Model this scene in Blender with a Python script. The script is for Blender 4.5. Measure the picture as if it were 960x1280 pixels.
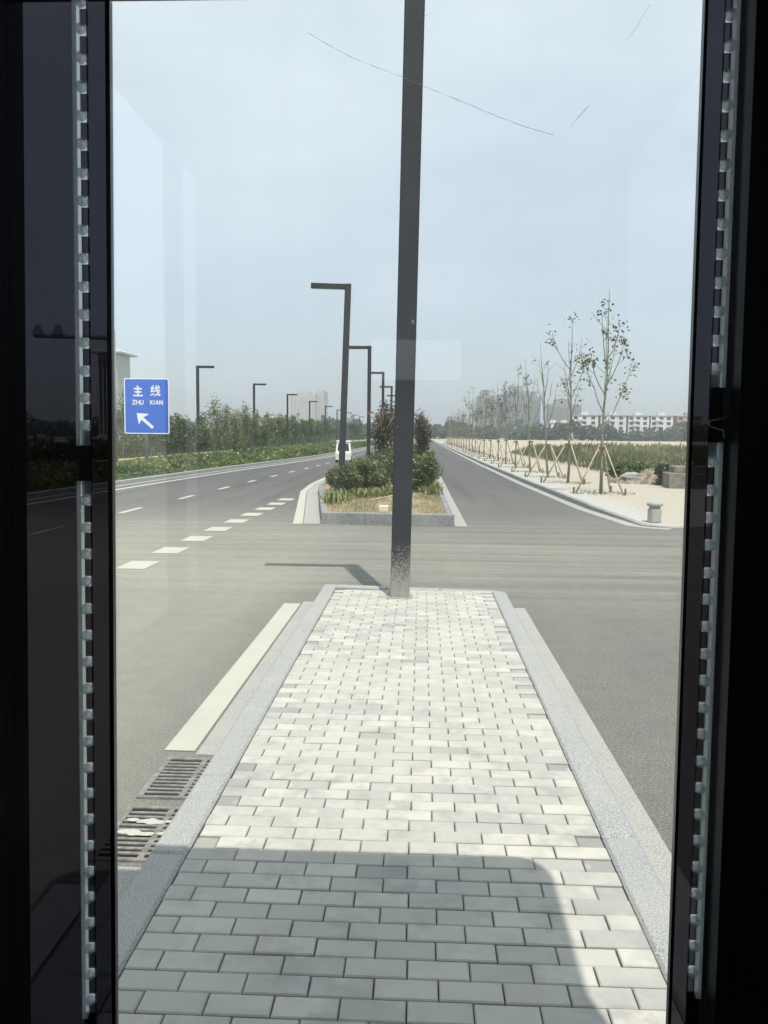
import bpy, math, random
import numpy as np
from mathutils import Vector, Matrix

random.seed(7)
rng = np.random.default_rng(11)
for o in list(bpy.data.objects):
    bpy.data.objects.remove(o)
scene = bpy.context.scene
COL = scene.collection
R = math.radians

# ------------------------------------------------------------------ camera
F, CX, CY, HC = 1072.0, 480.0, 640.0, 1.85
dY = np.array([(527 - CX) / F, (544 - CY) / F, 1.0]); dY /= np.linalg.norm(dY)
d0 = np.array([-math.tan(R(0.8)), 1.0, 0.0]); d0 = d0 - d0.dot(dY) * dY
dn = d0 / np.linalg.norm(d0)
rt = np.cross(dn, dY); rt /= np.linalg.norm(rt)
M = np.stack([rt, dY, -dn], 1)            # world -> camera (x right, y down, z forward)
cam_d = bpy.data.cameras.new("camera")
cam = bpy.data.objects.new("camera", cam_d)
COL.objects.link(cam)
cam_x, cam_dn, cam_f = M[0], M[1], M[2]   # camera axes in world coordinates
mw = Matrix.Identity(4)
for i in range(3):
    mw[i][0], mw[i][1], mw[i][2] = float(cam_x[i]), float(-cam_dn[i]), float(-cam_f[i])
mw[2][3] = HC
cam.matrix_world = mw
cam_d.sensor_fit = 'VERTICAL'
cam_d.sensor_height = 32.0
cam_d.lens = 32.0 * F / 1280.0
cam_d.clip_start = 0.02
cam_d.clip_end = 9000.0
scene.camera = cam

# ------------------------------------------------------------------ light
SUN_EL, SUN_AZ = 64.6, 164.4              # azimuth clockwise from +Y (behind the camera, a little to the right)
world = bpy.data.worlds.new("World")
scene.world = world
world.use_nodes = True
nt = world.node_tree
nt.nodes.clear()
wo = nt.nodes.new('ShaderNodeOutputWorld')
bg = nt.nodes.new('ShaderNodeBackground')
sky = nt.nodes.new('ShaderNodeTexSky')
sky.sky_type = 'NISHITA'
sky.sun_disc = False
sky.sun_elevation = R(SUN_EL)
sky.sun_rotation = R(SUN_AZ)
sky.air_density = 1.0
sky.dust_density = 2.0
sky.ozone_density = 1.2
tc = nt.nodes.new('ShaderNodeTexCoord')
mp = nt.nodes.new('ShaderNodeMapping'); mp.inputs['Scale'].default_value = (1.0, 1.0, 2.6)
cn = nt.nodes.new('ShaderNodeTexNoise'); cn.inputs['Scale'].default_value = 1.7; cn.inputs['Detail'].default_value = 5; cn.inputs['Roughness'].default_value = 0.5
cr = nt.nodes.new('ShaderNodeMapRange'); cr.inputs[1].default_value = 0.3; cr.inputs[2].default_value = 0.75; cr.inputs[3].default_value = 0.30; cr.inputs[4].default_value = 0.80
mx = nt.nodes.new('ShaderNodeMixRGB'); mx.inputs[2].default_value = (5.7, 6.45, 7.0, 1)
nt.links.new(tc.outputs['Generated'], mp.inputs[0]); nt.links.new(mp.outputs[0], cn.inputs[0]); nt.links.new(cn.outputs[0], cr.inputs[0])
sz = nt.nodes.new('ShaderNodeSeparateXYZ'); nt.links.new(tc.outputs['Generated'], sz.inputs[0])
vr = nt.nodes.new('ShaderNodeMapRange'); vr.inputs[1].default_value = 0.2; vr.inputs[2].default_value = 0.45; vr.inputs[3].default_value = 0.0; vr.inputs[4].default_value = 0.42
nt.links.new(sz.outputs[2], vr.inputs[0])
ad = nt.nodes.new('ShaderNodeMath'); ad.operation = 'ADD'; ad.use_clamp = True
nt.links.new(cr.outputs[0], ad.inputs[0]); nt.links.new(vr.outputs[0], ad.inputs[1]); nt.links.new(ad.outputs[0], mx.inputs[0]); nt.links.new(sky.outputs[0], mx.inputs[1]); nt.links.new(mx.outputs[0], bg.inputs[0])
bg.inputs[1].default_value = 0.105
nt.links.new(bg.outputs[0], wo.inputs[0])

sun_d = bpy.data.lights.new("sun", 'SUN')
sun_d.energy = 3.6
sun_d.angle = R(0.55)
sun_d.color = (1.0, 0.95, 0.86)
sun = bpy.data.objects.new("sun", sun_d)
COL.objects.link(sun)
sdir = Vector((math.sin(R(SUN_AZ)) * math.cos(R(SUN_EL)), math.cos(R(SUN_AZ)) * math.cos(R(SUN_EL)), math.sin(R(SUN_EL))))
sun.rotation_euler = sdir.to_track_quat('Z', 'Y').to_euler()
sun.location = (0, -20, 60)

vs = scene.view_settings
vs.view_transform = 'Standard'
vs.look = 'None'
vs.exposure = 0.65
vs.gamma = 1.0
vs.use_curve_mapping = False
cy = scene.cycles
cy.max_bounces = 10
cy.transparent_max_bounces = 16
cy.volume_bounces = 0
cy.use_denoising = True

# ------------------------------------------------------------------ helpers
def srgb(r, g, b):
    return tuple(((c / 255) / 12.92 if c <= 10 else (((c / 255) + 0.055) / 1.055) ** 2.4) for c in (r, g, b))

class NT:
    """a small wrapper that keeps node building short"""
    def __init__(self, name):
        self.m = bpy.data.materials.new(name)
        self.m.use_nodes = True
        self.t = self.m.node_tree
        self.t.nodes.clear()
        self.out = self.t.nodes.new('ShaderNodeOutputMaterial')
    def n(self, kind, **kw):
        nd = self.t.nodes.new('ShaderNode' + kind)
        for k, v in kw.items():
            if k[0] == 'i' and k[1:].isdigit():
                k = int(k[1:])
                if isinstance(v, bpy.types.NodeSocket): self.t.links.new(v, nd.inputs[k])
                else: nd.inputs[k].default_value = v
            elif k.startswith('in_'):
                key = k[3:].replace('_', ' ')
                if isinstance(v, bpy.types.NodeSocket): self.t.links.new(v, nd.inputs[key])
                else: nd.inputs[key].default_value = v
            else: setattr(nd, k, v)
        return nd
    def noise(self, vec, scale, detail=4, rough=0.55):
        return self.n('TexNoise', in_Vector=vec, in_Scale=scale, in_Detail=detail, in_Roughness=rough).outputs[0]
    def ramp(self, v, a, b, lo=0.0, hi=1.0):
        return self.n('MapRange', i0=v, i1=a, i2=b, i3=lo, i4=hi).outputs[0]
    def mix(self, f, a, b, mode='MIX'):
        return self.n('MixRGB', blend_type=mode, i0=f, i1=a, i2=b).outputs[0]
    def math(self, op, a, b=0.0):
        return self.n('Math', operation=op, i0=a, i1=b).outputs[0]
    def pos(self, scale=(1, 1, 1), obj=False):
        src = self.n('TexCoord').outputs['Object'] if obj else self.n('NewGeometry').outputs['Position']
        if scale == (1, 1, 1): return src
        return self.n('Mapping', i0=src, in_Scale=scale).outputs[0]
    def finish(self, color, rough=0.8, bump=None, bstr=0.3, bdist=0.01, spec=0.3, metal=0.0):
        p = self.n('BsdfPrincipled')
        for key, v in (('Base Color', color), ('Roughness', rough), ('Metallic', metal), ('Specular IOR Level', spec)):
            if isinstance(v, bpy.types.NodeSocket): self.t.links.new(v, p.inputs[key])
            else: p.inputs[key].default_value = (*v, 1) if isinstance(v, tuple) and len(v) == 3 else v
        if bump is not None:
            b = self.n('Bump', in_Strength=bstr, in_Distance=bdist, in_Height=bump)
            self.t.links.new(b.outputs[0], p.inputs['Normal'])
        self.t.links.new(p.outputs[0], self.out.inputs[0])
        return self.m

def c4(c): return (*c, 1.0)

def plain(name, col, rough=0.6, var=0.25, scale=6.0, bump=0.0, spec=0.3, obj=True, metal=0.0):
    t = NT(name)
    n = t.noise(t.pos(obj=obj), scale, 5)
    f = t.ramp(n, 0.3, 0.7)
    dark = tuple(c * (1 - var) for c in col); lite = tuple(min(1, c * (1 + var)) for c in col)
    return t.finish(t.mix(f, c4(dark), c4(lite)), rough, n if bump else None, bump, 0.01, spec, metal)

def leafmat(name, dark, lite, trans=0.35):
    """leaf faces carry a random tint each, so a crown has lighter and darker leaves"""
    t = NT(name)
    a = t.n('Attribute', attribute_name='tint').outputs['Fac']
    c = t.mix(a, c4(dark), c4(lite))
    d = t.n('BsdfDiffuse', i0=c)
    tr = t.n('BsdfTranslucent', i0=t.mix(0.5, c, c4(lite)))
    g = t.n('BsdfGlossy', in_Roughness=0.45, in_Color=(0.9, 0.95, 0.9, 1))
    m1 = t.n('MixShader', i0=trans, i1=d.outputs[0], i2=tr.outputs[0])
    m2 = t.n('MixShader', i0=0.04, i1=m1.outputs[0], i2=g.outputs[0])
    t.t.links.new(m2.outputs[0], t.out.inputs[0])
    return t.m

class MB:
    def __init__(self): self.v, self.f, self.tint = [], [], []
    def add(self, vs, fs, tint=0.5):
        b = len(self.v)
        self.v += [tuple(map(float, p)) for p in vs]
        self.f += [tuple(b + i for i in q) for q in fs]
        self.tint += [tint] * len(vs)
        return self
    def box(self, x0, x1, y0, y1, z0, z1, tint=0.5):
        v = [(x, y, z) for z in (z0, z1) for y in (y0, y1) for x in (x0, x1)]
        return self.add(v, [(0, 2, 3, 1), (4, 5, 7, 6), (0, 1, 5, 4), (2, 6, 7, 3), (0, 4, 6, 2), (1, 3, 7, 5)], tint)
    def bbox(self, x0, x1, y0, y1, z0, z1, b=0.005, tint=0.5, edge=None):
        """box with a chamfered top edge"""
        v = [(x0, y0, z0), (x1, y0, z0), (x1, y1, z0), (x0, y1, z0),
             (x0, y0, z1 - b), (x1, y0, z1 - b), (x1, y1, z1 - b), (x0, y1, z1 - b),
             (x0 + b, y0 + b, z1), (x1 - b, y0 + b, z1), (x1 - b, y1 - b, z1), (x0 + b, y1 - b, z1)]
        f = [(3, 2, 1, 0)] + [(i, (i + 1) % 4, 4 + (i + 1) % 4, 4 + i) for i in range(4)] + \
            [(4 + i, 4 + (i + 1) % 4, 8 + (i + 1) % 4, 8 + i) for i in range(4)] + [(8, 9, 10, 11)]
        self.add(v, f, tint)
        if edge is not None: self.tint[-12:-4] = [edge] * 8
        return self
    def quad(self, a, b, c, d, tint=0.5): return self.add([a, b, c, d], [(0, 1, 2, 3)], tint)
    def prism(self, poly, z0, z1, tint=0.5):
        n = len(poly)
        v = [(x, y, z0) for x, y in poly] + [(x, y, z1) for x, y in poly]
        f = [tuple(range(n - 1, -1, -1)), tuple(range(n, 2 * n))] + [(i, (i + 1) % n, n + (i + 1) % n, n + i) for i in range(n)]
        return self.add(v, f, tint)
    def tube(self, pts, rad, seg=8, cap=True, tint=0.5):
        pts = [Vector(p) for p in pts]
        n = len(pts)
        if not hasattr(rad, '__len__'): rad = [rad] * n
        vs, fs = [], []
        d = (pts[1] - pts[0]).normalized()
        u = d.cross(Vector((0, 0, 1)) if abs(d.z) < 0.9 else Vector((1, 0, 0))).normalized()
        for i, p in enumerate(pts):
            d = (pts[min(i + 1, n - 1)] - pts[max(i - 1, 0)]).normalized()
            u = (u - u.dot(d) * d).normalized(); w = d.cross(u)
            for k in range(seg):
                a = 2 * math.pi * k / seg
                vs.append(p + (u * math.cos(a) + w * math.sin(a)) * rad[i])
        for i in range(n - 1):
            for k in range(seg):
                fs.append((i * seg + k, i * seg + (k + 1) % seg, (i + 1) * seg + (k + 1) % seg, (i + 1) * seg + k))
        if cap: fs += [tuple(range(seg - 1, -1, -1)), tuple(range((n - 1) * seg, n * seg))]
        return self.add(vs, fs, tint)
    def lathe(self, prof, seg=12, cx=0, cy=0, rot=0.0, tint=0.5):
        vs, fs, n = [], [], len(prof)
        for r, z in prof:
            for k in range(seg):
                a = 2 * math.pi * k / seg + rot
                vs.append((cx + r * math.cos(a), cy + r * math.sin(a), z))
        for i in range(n - 1):
            for k in range(seg):
                fs.append((i * seg + k, i * seg + (k + 1) % seg, (i + 1) * seg + (k + 1) % seg, (i + 1) * seg + k))
        fs += [tuple(range(seg - 1, -1, -1)), tuple(range((n - 1) * seg, n * seg))]
        return self.add(vs, fs, tint)
    def build(self, name, mat, parent=None, smooth=False, loc=None):
        me = bpy.data.meshes.new(name)
        me.from_pydata(self.v, [], self.f)
        at = me.attributes.new('tint', 'FLOAT', 'POINT')
        at.data.foreach_set('value', np.array(self.tint, dtype=np.float32))
        me.materials.append(mat)
        if smooth: me.polygons.foreach_set('use_smooth', [True] * len(me.polygons))
        me.update()
        return link(name, me, parent, loc)

def link(name, data, parent=None, loc=None):
    o = bpy.data.objects.new(name, data)
    COL.objects.link(o)
    if parent: o.parent = parent
    if loc: o.location = loc
    return o

def thing(name, label, cat, loc=(0, 0, 0), rz=0.0, group=None):
    return tag(link(name, None, None, loc), label, cat, group, rz)

def tag(o, label, cat, group=None, rz=None):
    o['label'] = label; o['category'] = cat
    if group: o['group'] = group
    if rz is not None: o.rotation_euler = (0, 0, rz)
    return o

def struct(o, kind='structure'):
    o['kind'] = kind
    return o

def copy_tree(o, parent=None):
    c = o.copy(); COL.objects.link(c)
    if parent: c.parent = parent
    for ch in list(o.children): copy_tree(ch, c)
    return c

ORD = ['first', 'second', 'third', 'fourth', 'fifth', 'sixth', 'seventh', 'eighth', 'ninth', 'tenth', 'eleventh', 'twelfth',
       'thirteenth', 'fourteenth', 'fifteenth', 'sixteenth', 'seventeenth', 'eighteenth', 'nineteenth', 'twentieth',
       'twenty-first', 'twenty-second', 'twenty-third', 'twenty-fourth', 'twenty-fifth', 'twenty-sixth', 'twenty-seventh', 'twenty-eighth', 'twenty-ninth', 'thirtieth']

def leaf_cards(pts, size, name, mat, parent=None, up=0.35, aspect=0.55, tints=None, loc=None, blade=False):
    """one leaf (a bent pair of triangles) at each point, facing every way"""
    pts = np.asarray(pts, dtype=float); n = len(pts)
    if blade:
        ax = rng.normal(0, 0.28, (n, 3)); ax[:, 2] = 1.0
    else:
        ax = rng.normal(0, 1, (n, 3)); ax[:, 2] = ax[:, 2] * 0.7 + up
    ax /= np.linalg.norm(ax, axis=1)[:, None]
    rd = rng.normal(0, 1, (n, 3))
    sd = np.cross(ax, rd); sd /= np.linalg.norm(sd, axis=1)[:, None]
    nn = np.cross(ax, sd)
    s = (np.asarray(size) * rng.uniform(0.65, 1.25, n))[:, None]
    a = pts; b = pts + ax * s * 0.5 + sd * s * aspect * 0.5 + nn * s * 0.1
    c = pts + ax * s; d = pts + ax * s * 0.5 - sd * s * aspect * 0.5 + nn * s * 0.1
    v = np.stack([a, b, c, d], 1).reshape(-1, 3)
    me = bpy.data.meshes.new(name)
    me.vertices.add(4 * n); me.vertices.foreach_set('co', v.ravel())
    me.loops.add(4 * n); me.loops.foreach_set('vertex_index', np.arange(4 * n))
    me.polygons.add(n); me.polygons.foreach_set('loop_start', np.arange(n) * 4); me.polygons.foreach_set('loop_total', np.full(n, 4))
    if tints is None: tints = rng.uniform(0, 1, n)
    at = me.attributes.new('tint', 'FLOAT', 'POINT')
    at.data.foreach_set('value', np.repeat(np.clip(tints, 0, 1), 4).astype(np.float32))
    me.materials.append(mat); me.update(calc_edges=True)
    return link(name, me, parent, loc)

def blob_points(n, c, r, lumps=7, shell=0.55):
    """points spread through an uneven cluster of lumps inside an ellipsoid; each lump has a tint of its own"""
    c = np.array(c, float); r = np.array(r, float)
    lc = rng.normal(0, 1, (lumps, 3)); lc /= np.linalg.norm(lc, axis=1)[:, None]
    lc *= rng.uniform(0.15, 0.75, (lumps, 1))
    lr = rng.uniform(0.28, 0.52, lumps); lt = rng.uniform(0.1, 0.85, lumps)
    k = rng.integers(0, lumps, n)
    p = rng.normal(0, 1, (n, 3)); p /= np.linalg.norm(p, axis=1)[:, None]
    p *= (rng.uniform(0, 1, n) ** shell)[:, None]
    q = lc[k] + p * lr[k][:, None]
    t = np.clip(lt[k] + rng.normal(0, 0.2, n), 0, 1)
    return c + q * r, t

# ------------------------------------------------------------------ materials
GRANITE = srgb(178, 180, 180)
def granite(name, base, sp=150.0):
    t = NT(name)
    p = t.pos()
    n1 = t.noise(p, sp, 2, 0.7); n2 = t.noise(p, 2.2, 5); n3 = t.noise(p, 14, 4)
    c = t.mix(t.ramp(n1, 0.36, 0.66), c4(tuple(x * 0.58 for x in base)), c4(tuple(min(1, x * 1.32) for x in base)))
    c = t.mix(t.ramp(n2, 0.35, 0.75, 0, 0.45), c, c4((0.42, 0.40, 0.34)))
    c = t.mix(t.ramp(n3, 0.55, 0.8, 0, 0.35), c, c4(tuple(x * 0.55 for x in base)))
    return t.finish(c, 0.75, n1, 0.25, 0.004)
M_granite = granite('granite', (0.335, 0.342, 0.335), 130)
M_granite_lt = granite('pale_granite', (0.35, 0.352, 0.335), 95)
M_granite_face = granite('mottled_granite', (0.20, 0.21, 0.22), 40)
M_granite_grey = granite('grey_granite', (0.24, 0.255, 0.265))

def asphalt():
    t = NT('asphalt')
    p = t.pos()
    sep = t.n('SeparateXYZ', i0=p); y = sep.outputs[1]; x = sep.outputs[0]
    grain = t.noise(p, 62, 4, 0.8); mid = t.noise(p, 5.0, 5); big = t.noise(t.pos((0.28, 0.12, 1)), 1.0, 5)
    streak = t.noise(t.pos((0.06, 2.4, 1)), 1.0, 6, 0.6)
    fine = t.noise(t.pos((0.10, 7.0, 1)), 1.0, 4, 0.6)
    lane = t.noise(t.pos((1.1, 0.03, 1)), 1.0, 4, 0.55)
    base = t.mix(t.ramp(grain, 0.36, 0.64), c4((0.022, 0.023, 0.025)), c4((0.175, 0.175, 0.172)))
    base = t.mix(t.ramp(lane, 0.35, 0.7, 0, 0.30), base, c4((0.15, 0.148, 0.14)))
    dust = (0.295, 0.285, 0.235)
    # dust carried over the crossing: a band where traffic turns, streaked along its path
    near = t.ramp(y, 21.0, 14.5); start = t.ramp(y, 8.6, 11.4, 0.0, 1.0)
    band = t.math('MULTIPLY', near, start)
    d = t.math('ADD', t.ramp(streak, 0.34, 0.66, 0.02, 0.72), t.ramp(fine, 0.47, 0.70, -0.05, 0.5))
    patch = t.noise(t.pos((0.10, 0.22, 1)), 1.0, 4, 0.5)
    d = t.math('MULTIPLY', d, t.ramp(patch, 0.34, 0.60, 0.45, 1.1))
    d = t.math('MULTIPLY', d, band)
    d = t.math('ADD', d, t.math('MULTIPLY', t.ramp(big, 0.30, 0.68, 0.16, 0.56), t.ramp(y, 34.0, 13.0)))
    d = t.math('MULTIPLY', d, t.ramp(grain, 0.34, 0.62, 0.30, 1.15))
    left = t.math('MULTIPLY', t.ramp(x, -0.8, -2.0, 0.0, 0.44), t.ramp(y, 22.0, 11.0))
    d = t.math('ADD', d, left)
    d = t.n('Math', operation='MINIMUM', i0=d, i1=0.92).outputs[0]
    c = t.mix(d, base, c4(dust))
    speck = t.noise(p, 60, 3, 0.6)
    c = t.mix(t.ramp(speck, 0.60, 0.68, 0, 0.7), c, c4((0.33, 0.32, 0.28)))
    c = t.mix(t.ramp(mid, 0.35, 0.7, 0, 0.16), c, c4((0.06, 0.06, 0.06)))
    tyre = t.noise(t.pos((1.6, 0.05, 1)), 1.0, 3, 0.5)
    c = t.mix(t.math('MULTIPLY', t.ramp(tyre, 0.52, 0.68, 0, 0.32), t.ramp(y, 19.0, 24.0)), c, c4((0.045, 0.046, 0.048)))
    return t.finish(c, 0.9, grain, 0.6, 0.008, 0.2)
M_asphalt = asphalt()

def ground_mat():
    t = NT('open_ground')
    p = t.pos()
    n = t.noise(p, 0.05, 6); m = t.noise(p, 0.9, 5); b = t.noise(p, 0.012, 4)
    c = t.mix(t.ramp(n, 0.35, 0.65), c4((0.36, 0.31, 0.23)), c4((0.46, 0.41, 0.32)))
    c = t.mix(t.ramp(b, 0.46, 0.58, 0, 0.75), c, c4((0.10, 0.13, 0.05)))
    c = t.mix(t.ramp(m, 0.4, 0.7, 0, 0.3), c, c4((0.25, 0.22, 0.15)))
    return t.finish(c, 0.95, m, 0.3, 0.05, 0.1)
M_ground = ground_mat()
def sand_mat():
    t = NT('pale_sand')
    p = t.pos()
    n = t.noise(p, 0.6, 6); m = t.noise(p, 9, 5); s = t.noise(t.pos((0.2, 1.2, 1)), 0.6, 4)
    c = t.mix(t.ramp(n, 0.35, 0.65), c4((0.37, 0.32, 0.24)), c4((0.47, 0.42, 0.33)))
    c = t.mix(t.ramp(m, 0.5, 0.75, 0, 0.35), c, c4((0.33, 0.27, 0.19)))
    c = t.mix(t.ramp(s, 0.5, 0.7, 0, 0.4), c, c4((0.50, 0.48, 0.42)))
    return t.finish(c, 0.95, m, 0.4, 0.02, 0.1)
M_sand = sand_mat()
def walk_mat():
    t = NT('dusty_paving')
    p = t.pos()
    br = t.n('TexBrick', i0=p, in_Scale=1.0, in_Mortar_Size=0.012, in_Brick_Width=0.6, in_Row_Height=0.3, in_Color1=(0.42, 0.41, 0.375, 1), in_Color2=(0.36, 0.35, 0.315, 1), in_Mortar=(0.22, 0.205, 0.17, 1)).outputs[0]
    n = t.noise(p, 0.7, 6); m = t.noise(p, 7, 5)
    c = t.mix(t.ramp(n, 0.36, 0.6, 0.25, 0.95), br, c4((0.405, 0.362, 0.295)))
    c = t.mix(t.ramp(m, 0.48, 0.72, 0, 0.45), c, c4((0.30, 0.255, 0.19)))
    c = t.mix(t.ramp(t.n('SeparateXYZ', i0=p).outputs[0], 4.9, 5.6, 0.75, 0.0), c, c4((0.41, 0.41, 0.385)))
    return t.finish(c, 0.9, m, 0.25, 0.01, 0.15)
M_walk = walk_mat()
def brick_mat():
    t = NT('concrete_pavers')
    p = t.pos()
    a = t.n('Attribute', attribute_name='tint').outputs['Fac']
    g = t.noise(p, 160, 2, 0.7); m = t.noise(p, 9, 5); big = t.noise(p, 1.1, 5)
    c = t.mix(t.ramp(a, 0.0, 0.22), c4((0.25, 0.245, 0.235)), c4((0.385, 0.38, 0.35)))
    c = t.mix(t.ramp(a, 0.3, 1.0), c, c4((0.525, 0.507, 0.45)))
    blot = t.noise(p, 5.5, 6, 0.65)
    c = t.mix(t.ramp(m, 0.44, 0.70, 0, 0.55), c, c4((0.31, 0.305, 0.28)))
    c = t.mix(t.ramp(blot, 0.52, 0.66, 0, 0.65), c, c4((0.27, 0.265, 0.245)))
    ring = t.n('TexVoronoi', in_Vector=p, in_Scale=9.0).outputs[0]
    c = t.mix(t.math('MULTIPLY', t.ramp(ring, 0.30, 0.12), t.ramp(m, 0.42, 0.62, 0, 0.6)), c, c4((0.52, 0.515, 0.46)))
    c = t.mix(t.ramp(big, 0.42, 0.62, 0, 0.45), c, c4((0.48, 0.47, 0.405)))
    c = t.mix(t.ramp(g, 0.3, 0.7, 0.0, 0.16), c, c4((0.25, 0.25, 0.24)))
    return t.finish(c, 0.88, g, 0.3, 0.003, 0.2)
M_brick = brick_mat()
M_joint = plain('joint_sand', (0.21, 0.20, 0.17), 0.95, 0.4, 40, obj=False)
def paint_mat(name, col, wear=0.5):
    t = NT(name)
    p = t.pos()
    n = t.noise(p, 22, 6, 0.7); m = t.noise(p, 2.5, 5)
    c = t.mix(t.ramp(m, 0.4, 0.8, 0, 0.3), c4(col), c4(tuple(x * 0.75 for x in col)))
    c = t.mix(t.ramp(n, 0.62, 0.78, 0, wear), c, c4((0.28, 0.27, 0.24)))
    return t.finish(c, 0.7, n, 0.2, 0.003, 0.25)
M_paint = paint_mat('road_paint', (0.45, 0.44, 0.375))
M_paint_worn = paint_mat('worn_road_paint', (0.60, 0.58, 0.48), 0.8)

def pole_mat(name='pole_paint'):
    t = NT(name)
    p = t.pos(obj=True)
    z = t.n('SeparateXYZ', i0=p).outputs[2]
    n = t.noise(p, 85, 6, 0.75); m = t.noise(p, 3, 5); s = t.noise(p, 9, 2, 0.5)
    c = t.mix(t.ramp(m, 0.3, 0.7), c4((0.019, 0.022, 0.026)), c4((0.027, 0.031, 0.036)))
    f = t.ramp(z, 0.75, 0.05, 0.0, 0.34)
    spl = t.ramp(t.math('SUBTRACT', t.math('ADD', f, 0.29), n), -0.09, 0.09)
    spl = t.math('MULTIPLY', spl, t.ramp(z, 0.8, 0.55, 0, 0.8))
    c = t.mix(spl, c, c4((0.36, 0.35, 0.31)))
    dot = t.math('MULTIPLY', t.ramp(s, 0.715, 0.735), 0.45)
    c = t.mix(dot, c, c4((0.26, 0.26, 0.25)))
    return t.finish(c, 0.55, n, 0.08, 0.004, 0.3)
M_pole = pole_mat()
M_black = plain('black_frame', (0.011, 0.012, 0.015), 0.32, 0.3, 5, spec=0.4)
M_dark_wall = plain('booth_wall', (0.035, 0.036, 0.04), 0.6, 0.2, 4)
M_roof = plain('booth_roof', (0.10, 0.10, 0.11), 0.5, 0.2, 4)
M_soil = plain('dry_soil', (0.27, 0.215, 0.14), 0.95, 0.35, 3.5, 0.5, obj=False)
M_green_soil = plain('verge_soil', (0.05, 0.075, 0.022), 0.95, 0.45, 1.6, 0.4, obj=False)
M_lawn = plain('yellowed_lawn', (0.30, 0.30, 0.13), 0.95, 0.3, 1.2, 0.3, obj=False)
M_bark = plain('grey_green_bark', (0.20, 0.20, 0.15), 0.85, 0.35, 18, 0.4)
M_bark_br = plain('brown_bark', (0.14, 0.10, 0.075), 0.9, 0.35, 14, 0.4)
M_bark_pk = plain('pale_bark', (0.36, 0.29, 0.22), 0.85, 0.3, 14, 0.4)
M_stake = plain('stake_wood', (0.40, 0.345, 0.26), 0.8, 0.35, 12, 0.3)
M_stake_dk = plain('stake_peg', (0.17, 0.12, 0.08), 0.85, 0.3, 12, 0.3)
M_iron = plain('cast_iron', (0.20, 0.19, 0.175), 0.75, 0.4, 25, 0.3, obj=False)
M_slot_shade = plain('drain_slot_shade', (0.012, 0.012, 0.011), 0.9)  # shade between the grate bars, put into a near-black colour
L_olive = leafmat('sapling_leaf', (0.045, 0.06, 0.03), (0.13, 0.15, 0.07))
L_dark = leafmat('dark_leaf', (0.022, 0.045, 0.018), (0.085, 0.12, 0.045))
L_mid = leafmat('green_leaf', (0.045, 0.080, 0.026), (0.16, 0.21, 0.075))
L_pale = leafmat('pale_leaf', (0.085, 0.115, 0.035), (0.25, 0.27, 0.11))
L_plum = leafmat('plum_leaf', (0.030, 0.024, 0.022), (0.085, 0.070, 0.048))
L_shrub = leafmat('shrub_leaf', (0.034, 0.052, 0.018), (0.20, 0.215, 0.085))
L_strap = leafmat('strap_leaf', (0.10, 0.14, 0.04), (0.32, 0.34, 0.14))
L_cover = leafmat('ground_cover_leaf', (0.045, 0.078, 0.020), (0.19, 0.235, 0.075))
L_wild = leafmat('wild_grass_blade', (0.05, 0.085, 0.03), (0.27, 0.26, 0.15))
L_dry = leafmat('dry_grass_blade', (0.13, 0.15, 0.045), (0.42, 0.37, 0.19))
L_far = leafmat('far_leaf', (0.04, 0.065, 0.03), (0.09, 0.12, 0.055))

# ------------------------------------------------------------------ ground and roads
m = MB()
m.quad((-3500, -700, -0.02), (3500, -700, -0.02), (3500, 5200, -0.02), (-3500, 5200, -0.02))
struct(m.build('ground', M_ground))

LK = [(-12.2, -40), (-11.4, 5), (-10.75, 22), (-10.55, 30), (-10.0, 42), (-9.2, 54), (-8.45, 68), (-7.9, 90), (-7.6, 130), (-7.4, 420)]   # left kerb, road side
RK = [(4.62, 18.05), (4.30, 22), (4.08, 33), (3.92, 57), (3.9, 128), (3.9, 420)]    # right kerb, road side
def interp(pl, y):
    ys = [p[1] for p in pl]; xs = [p[0] for p in pl]
    return float(np.interp(y, ys, xs))
m = MB()
m.quad((-14, -40, 0.0), (60, -40, 0.0), (60, 18.6, 0.0), (-14, 18.6, 0.0))
m.quad((-14, 18.6, 0.0), (5.5, 18.6, 0.0), (5.5, 420, 0.0), (-14, 420, 0.0))
struct(m.build('road', M_asphalt))

def offset_line(pl, d):
    """shift a polyline sideways (to +X side for positive d)"""
    out = []
    for i, p in enumerate(pl):
        a = Vector(pl[max(i - 1, 0)]); b = Vector(pl[min(i + 1, len(pl) - 1)])
        t = (b - a).normalized(); nrm = Vector((t.y, -t.x))
        q = Vector(p) + nrm * d
        out.append((q.x, q.y))
    return out

def kerb_run(mb, pl, w, z0, z1, step=1.0, gap=0.008, ch=0.012):
    """granite kerb stones laid end to end; w > 0 puts the stones on the +X side of the line"""
    pts = [Vector(p) for p in pl]
    for i in range(len(pts) - 1):
        a, b = pts[i], pts[i + 1]
        L = (b - a).length; n = max(1, int(round(L / step)))
        t = (b - a) / L; nr = Vector((t.y, -t.x)) * w
        for k in range(n):
            p = a + t * (L * k / n + gap / 2); q = a + t * (L * (k + 1) / n - gap / 2)
            zz = z1 + random.uniform(-0.002, 0.002)
            c = ch
            ir, orr = nr * (c / abs(w)), nr * (1 - c / abs(w))
            v = [p, q, q + nr, p + nr]
            v3 = [(x.x, x.y, z0) for x in v] + [(x.x, x.y, zz - c) for x in v]
            top = [p + ir + t * c, q + ir - t * c, q + orr - t * c, p + orr + t * c]
            v3 += [(x.x, x.y, zz) for x in top]
            f = [(i2, (i2 + 1) % 4, 4 + (i2 + 1) % 4, 4 + i2) for i2 in range(4)] + [(4 + i2, 4 + (i2 + 1) % 4, 8 + (i2 + 1) % 4, 8 + i2) for i2 in range(4)] + [(8, 9, 10, 11)]
            mb.add(v3, f, random.random())

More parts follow.
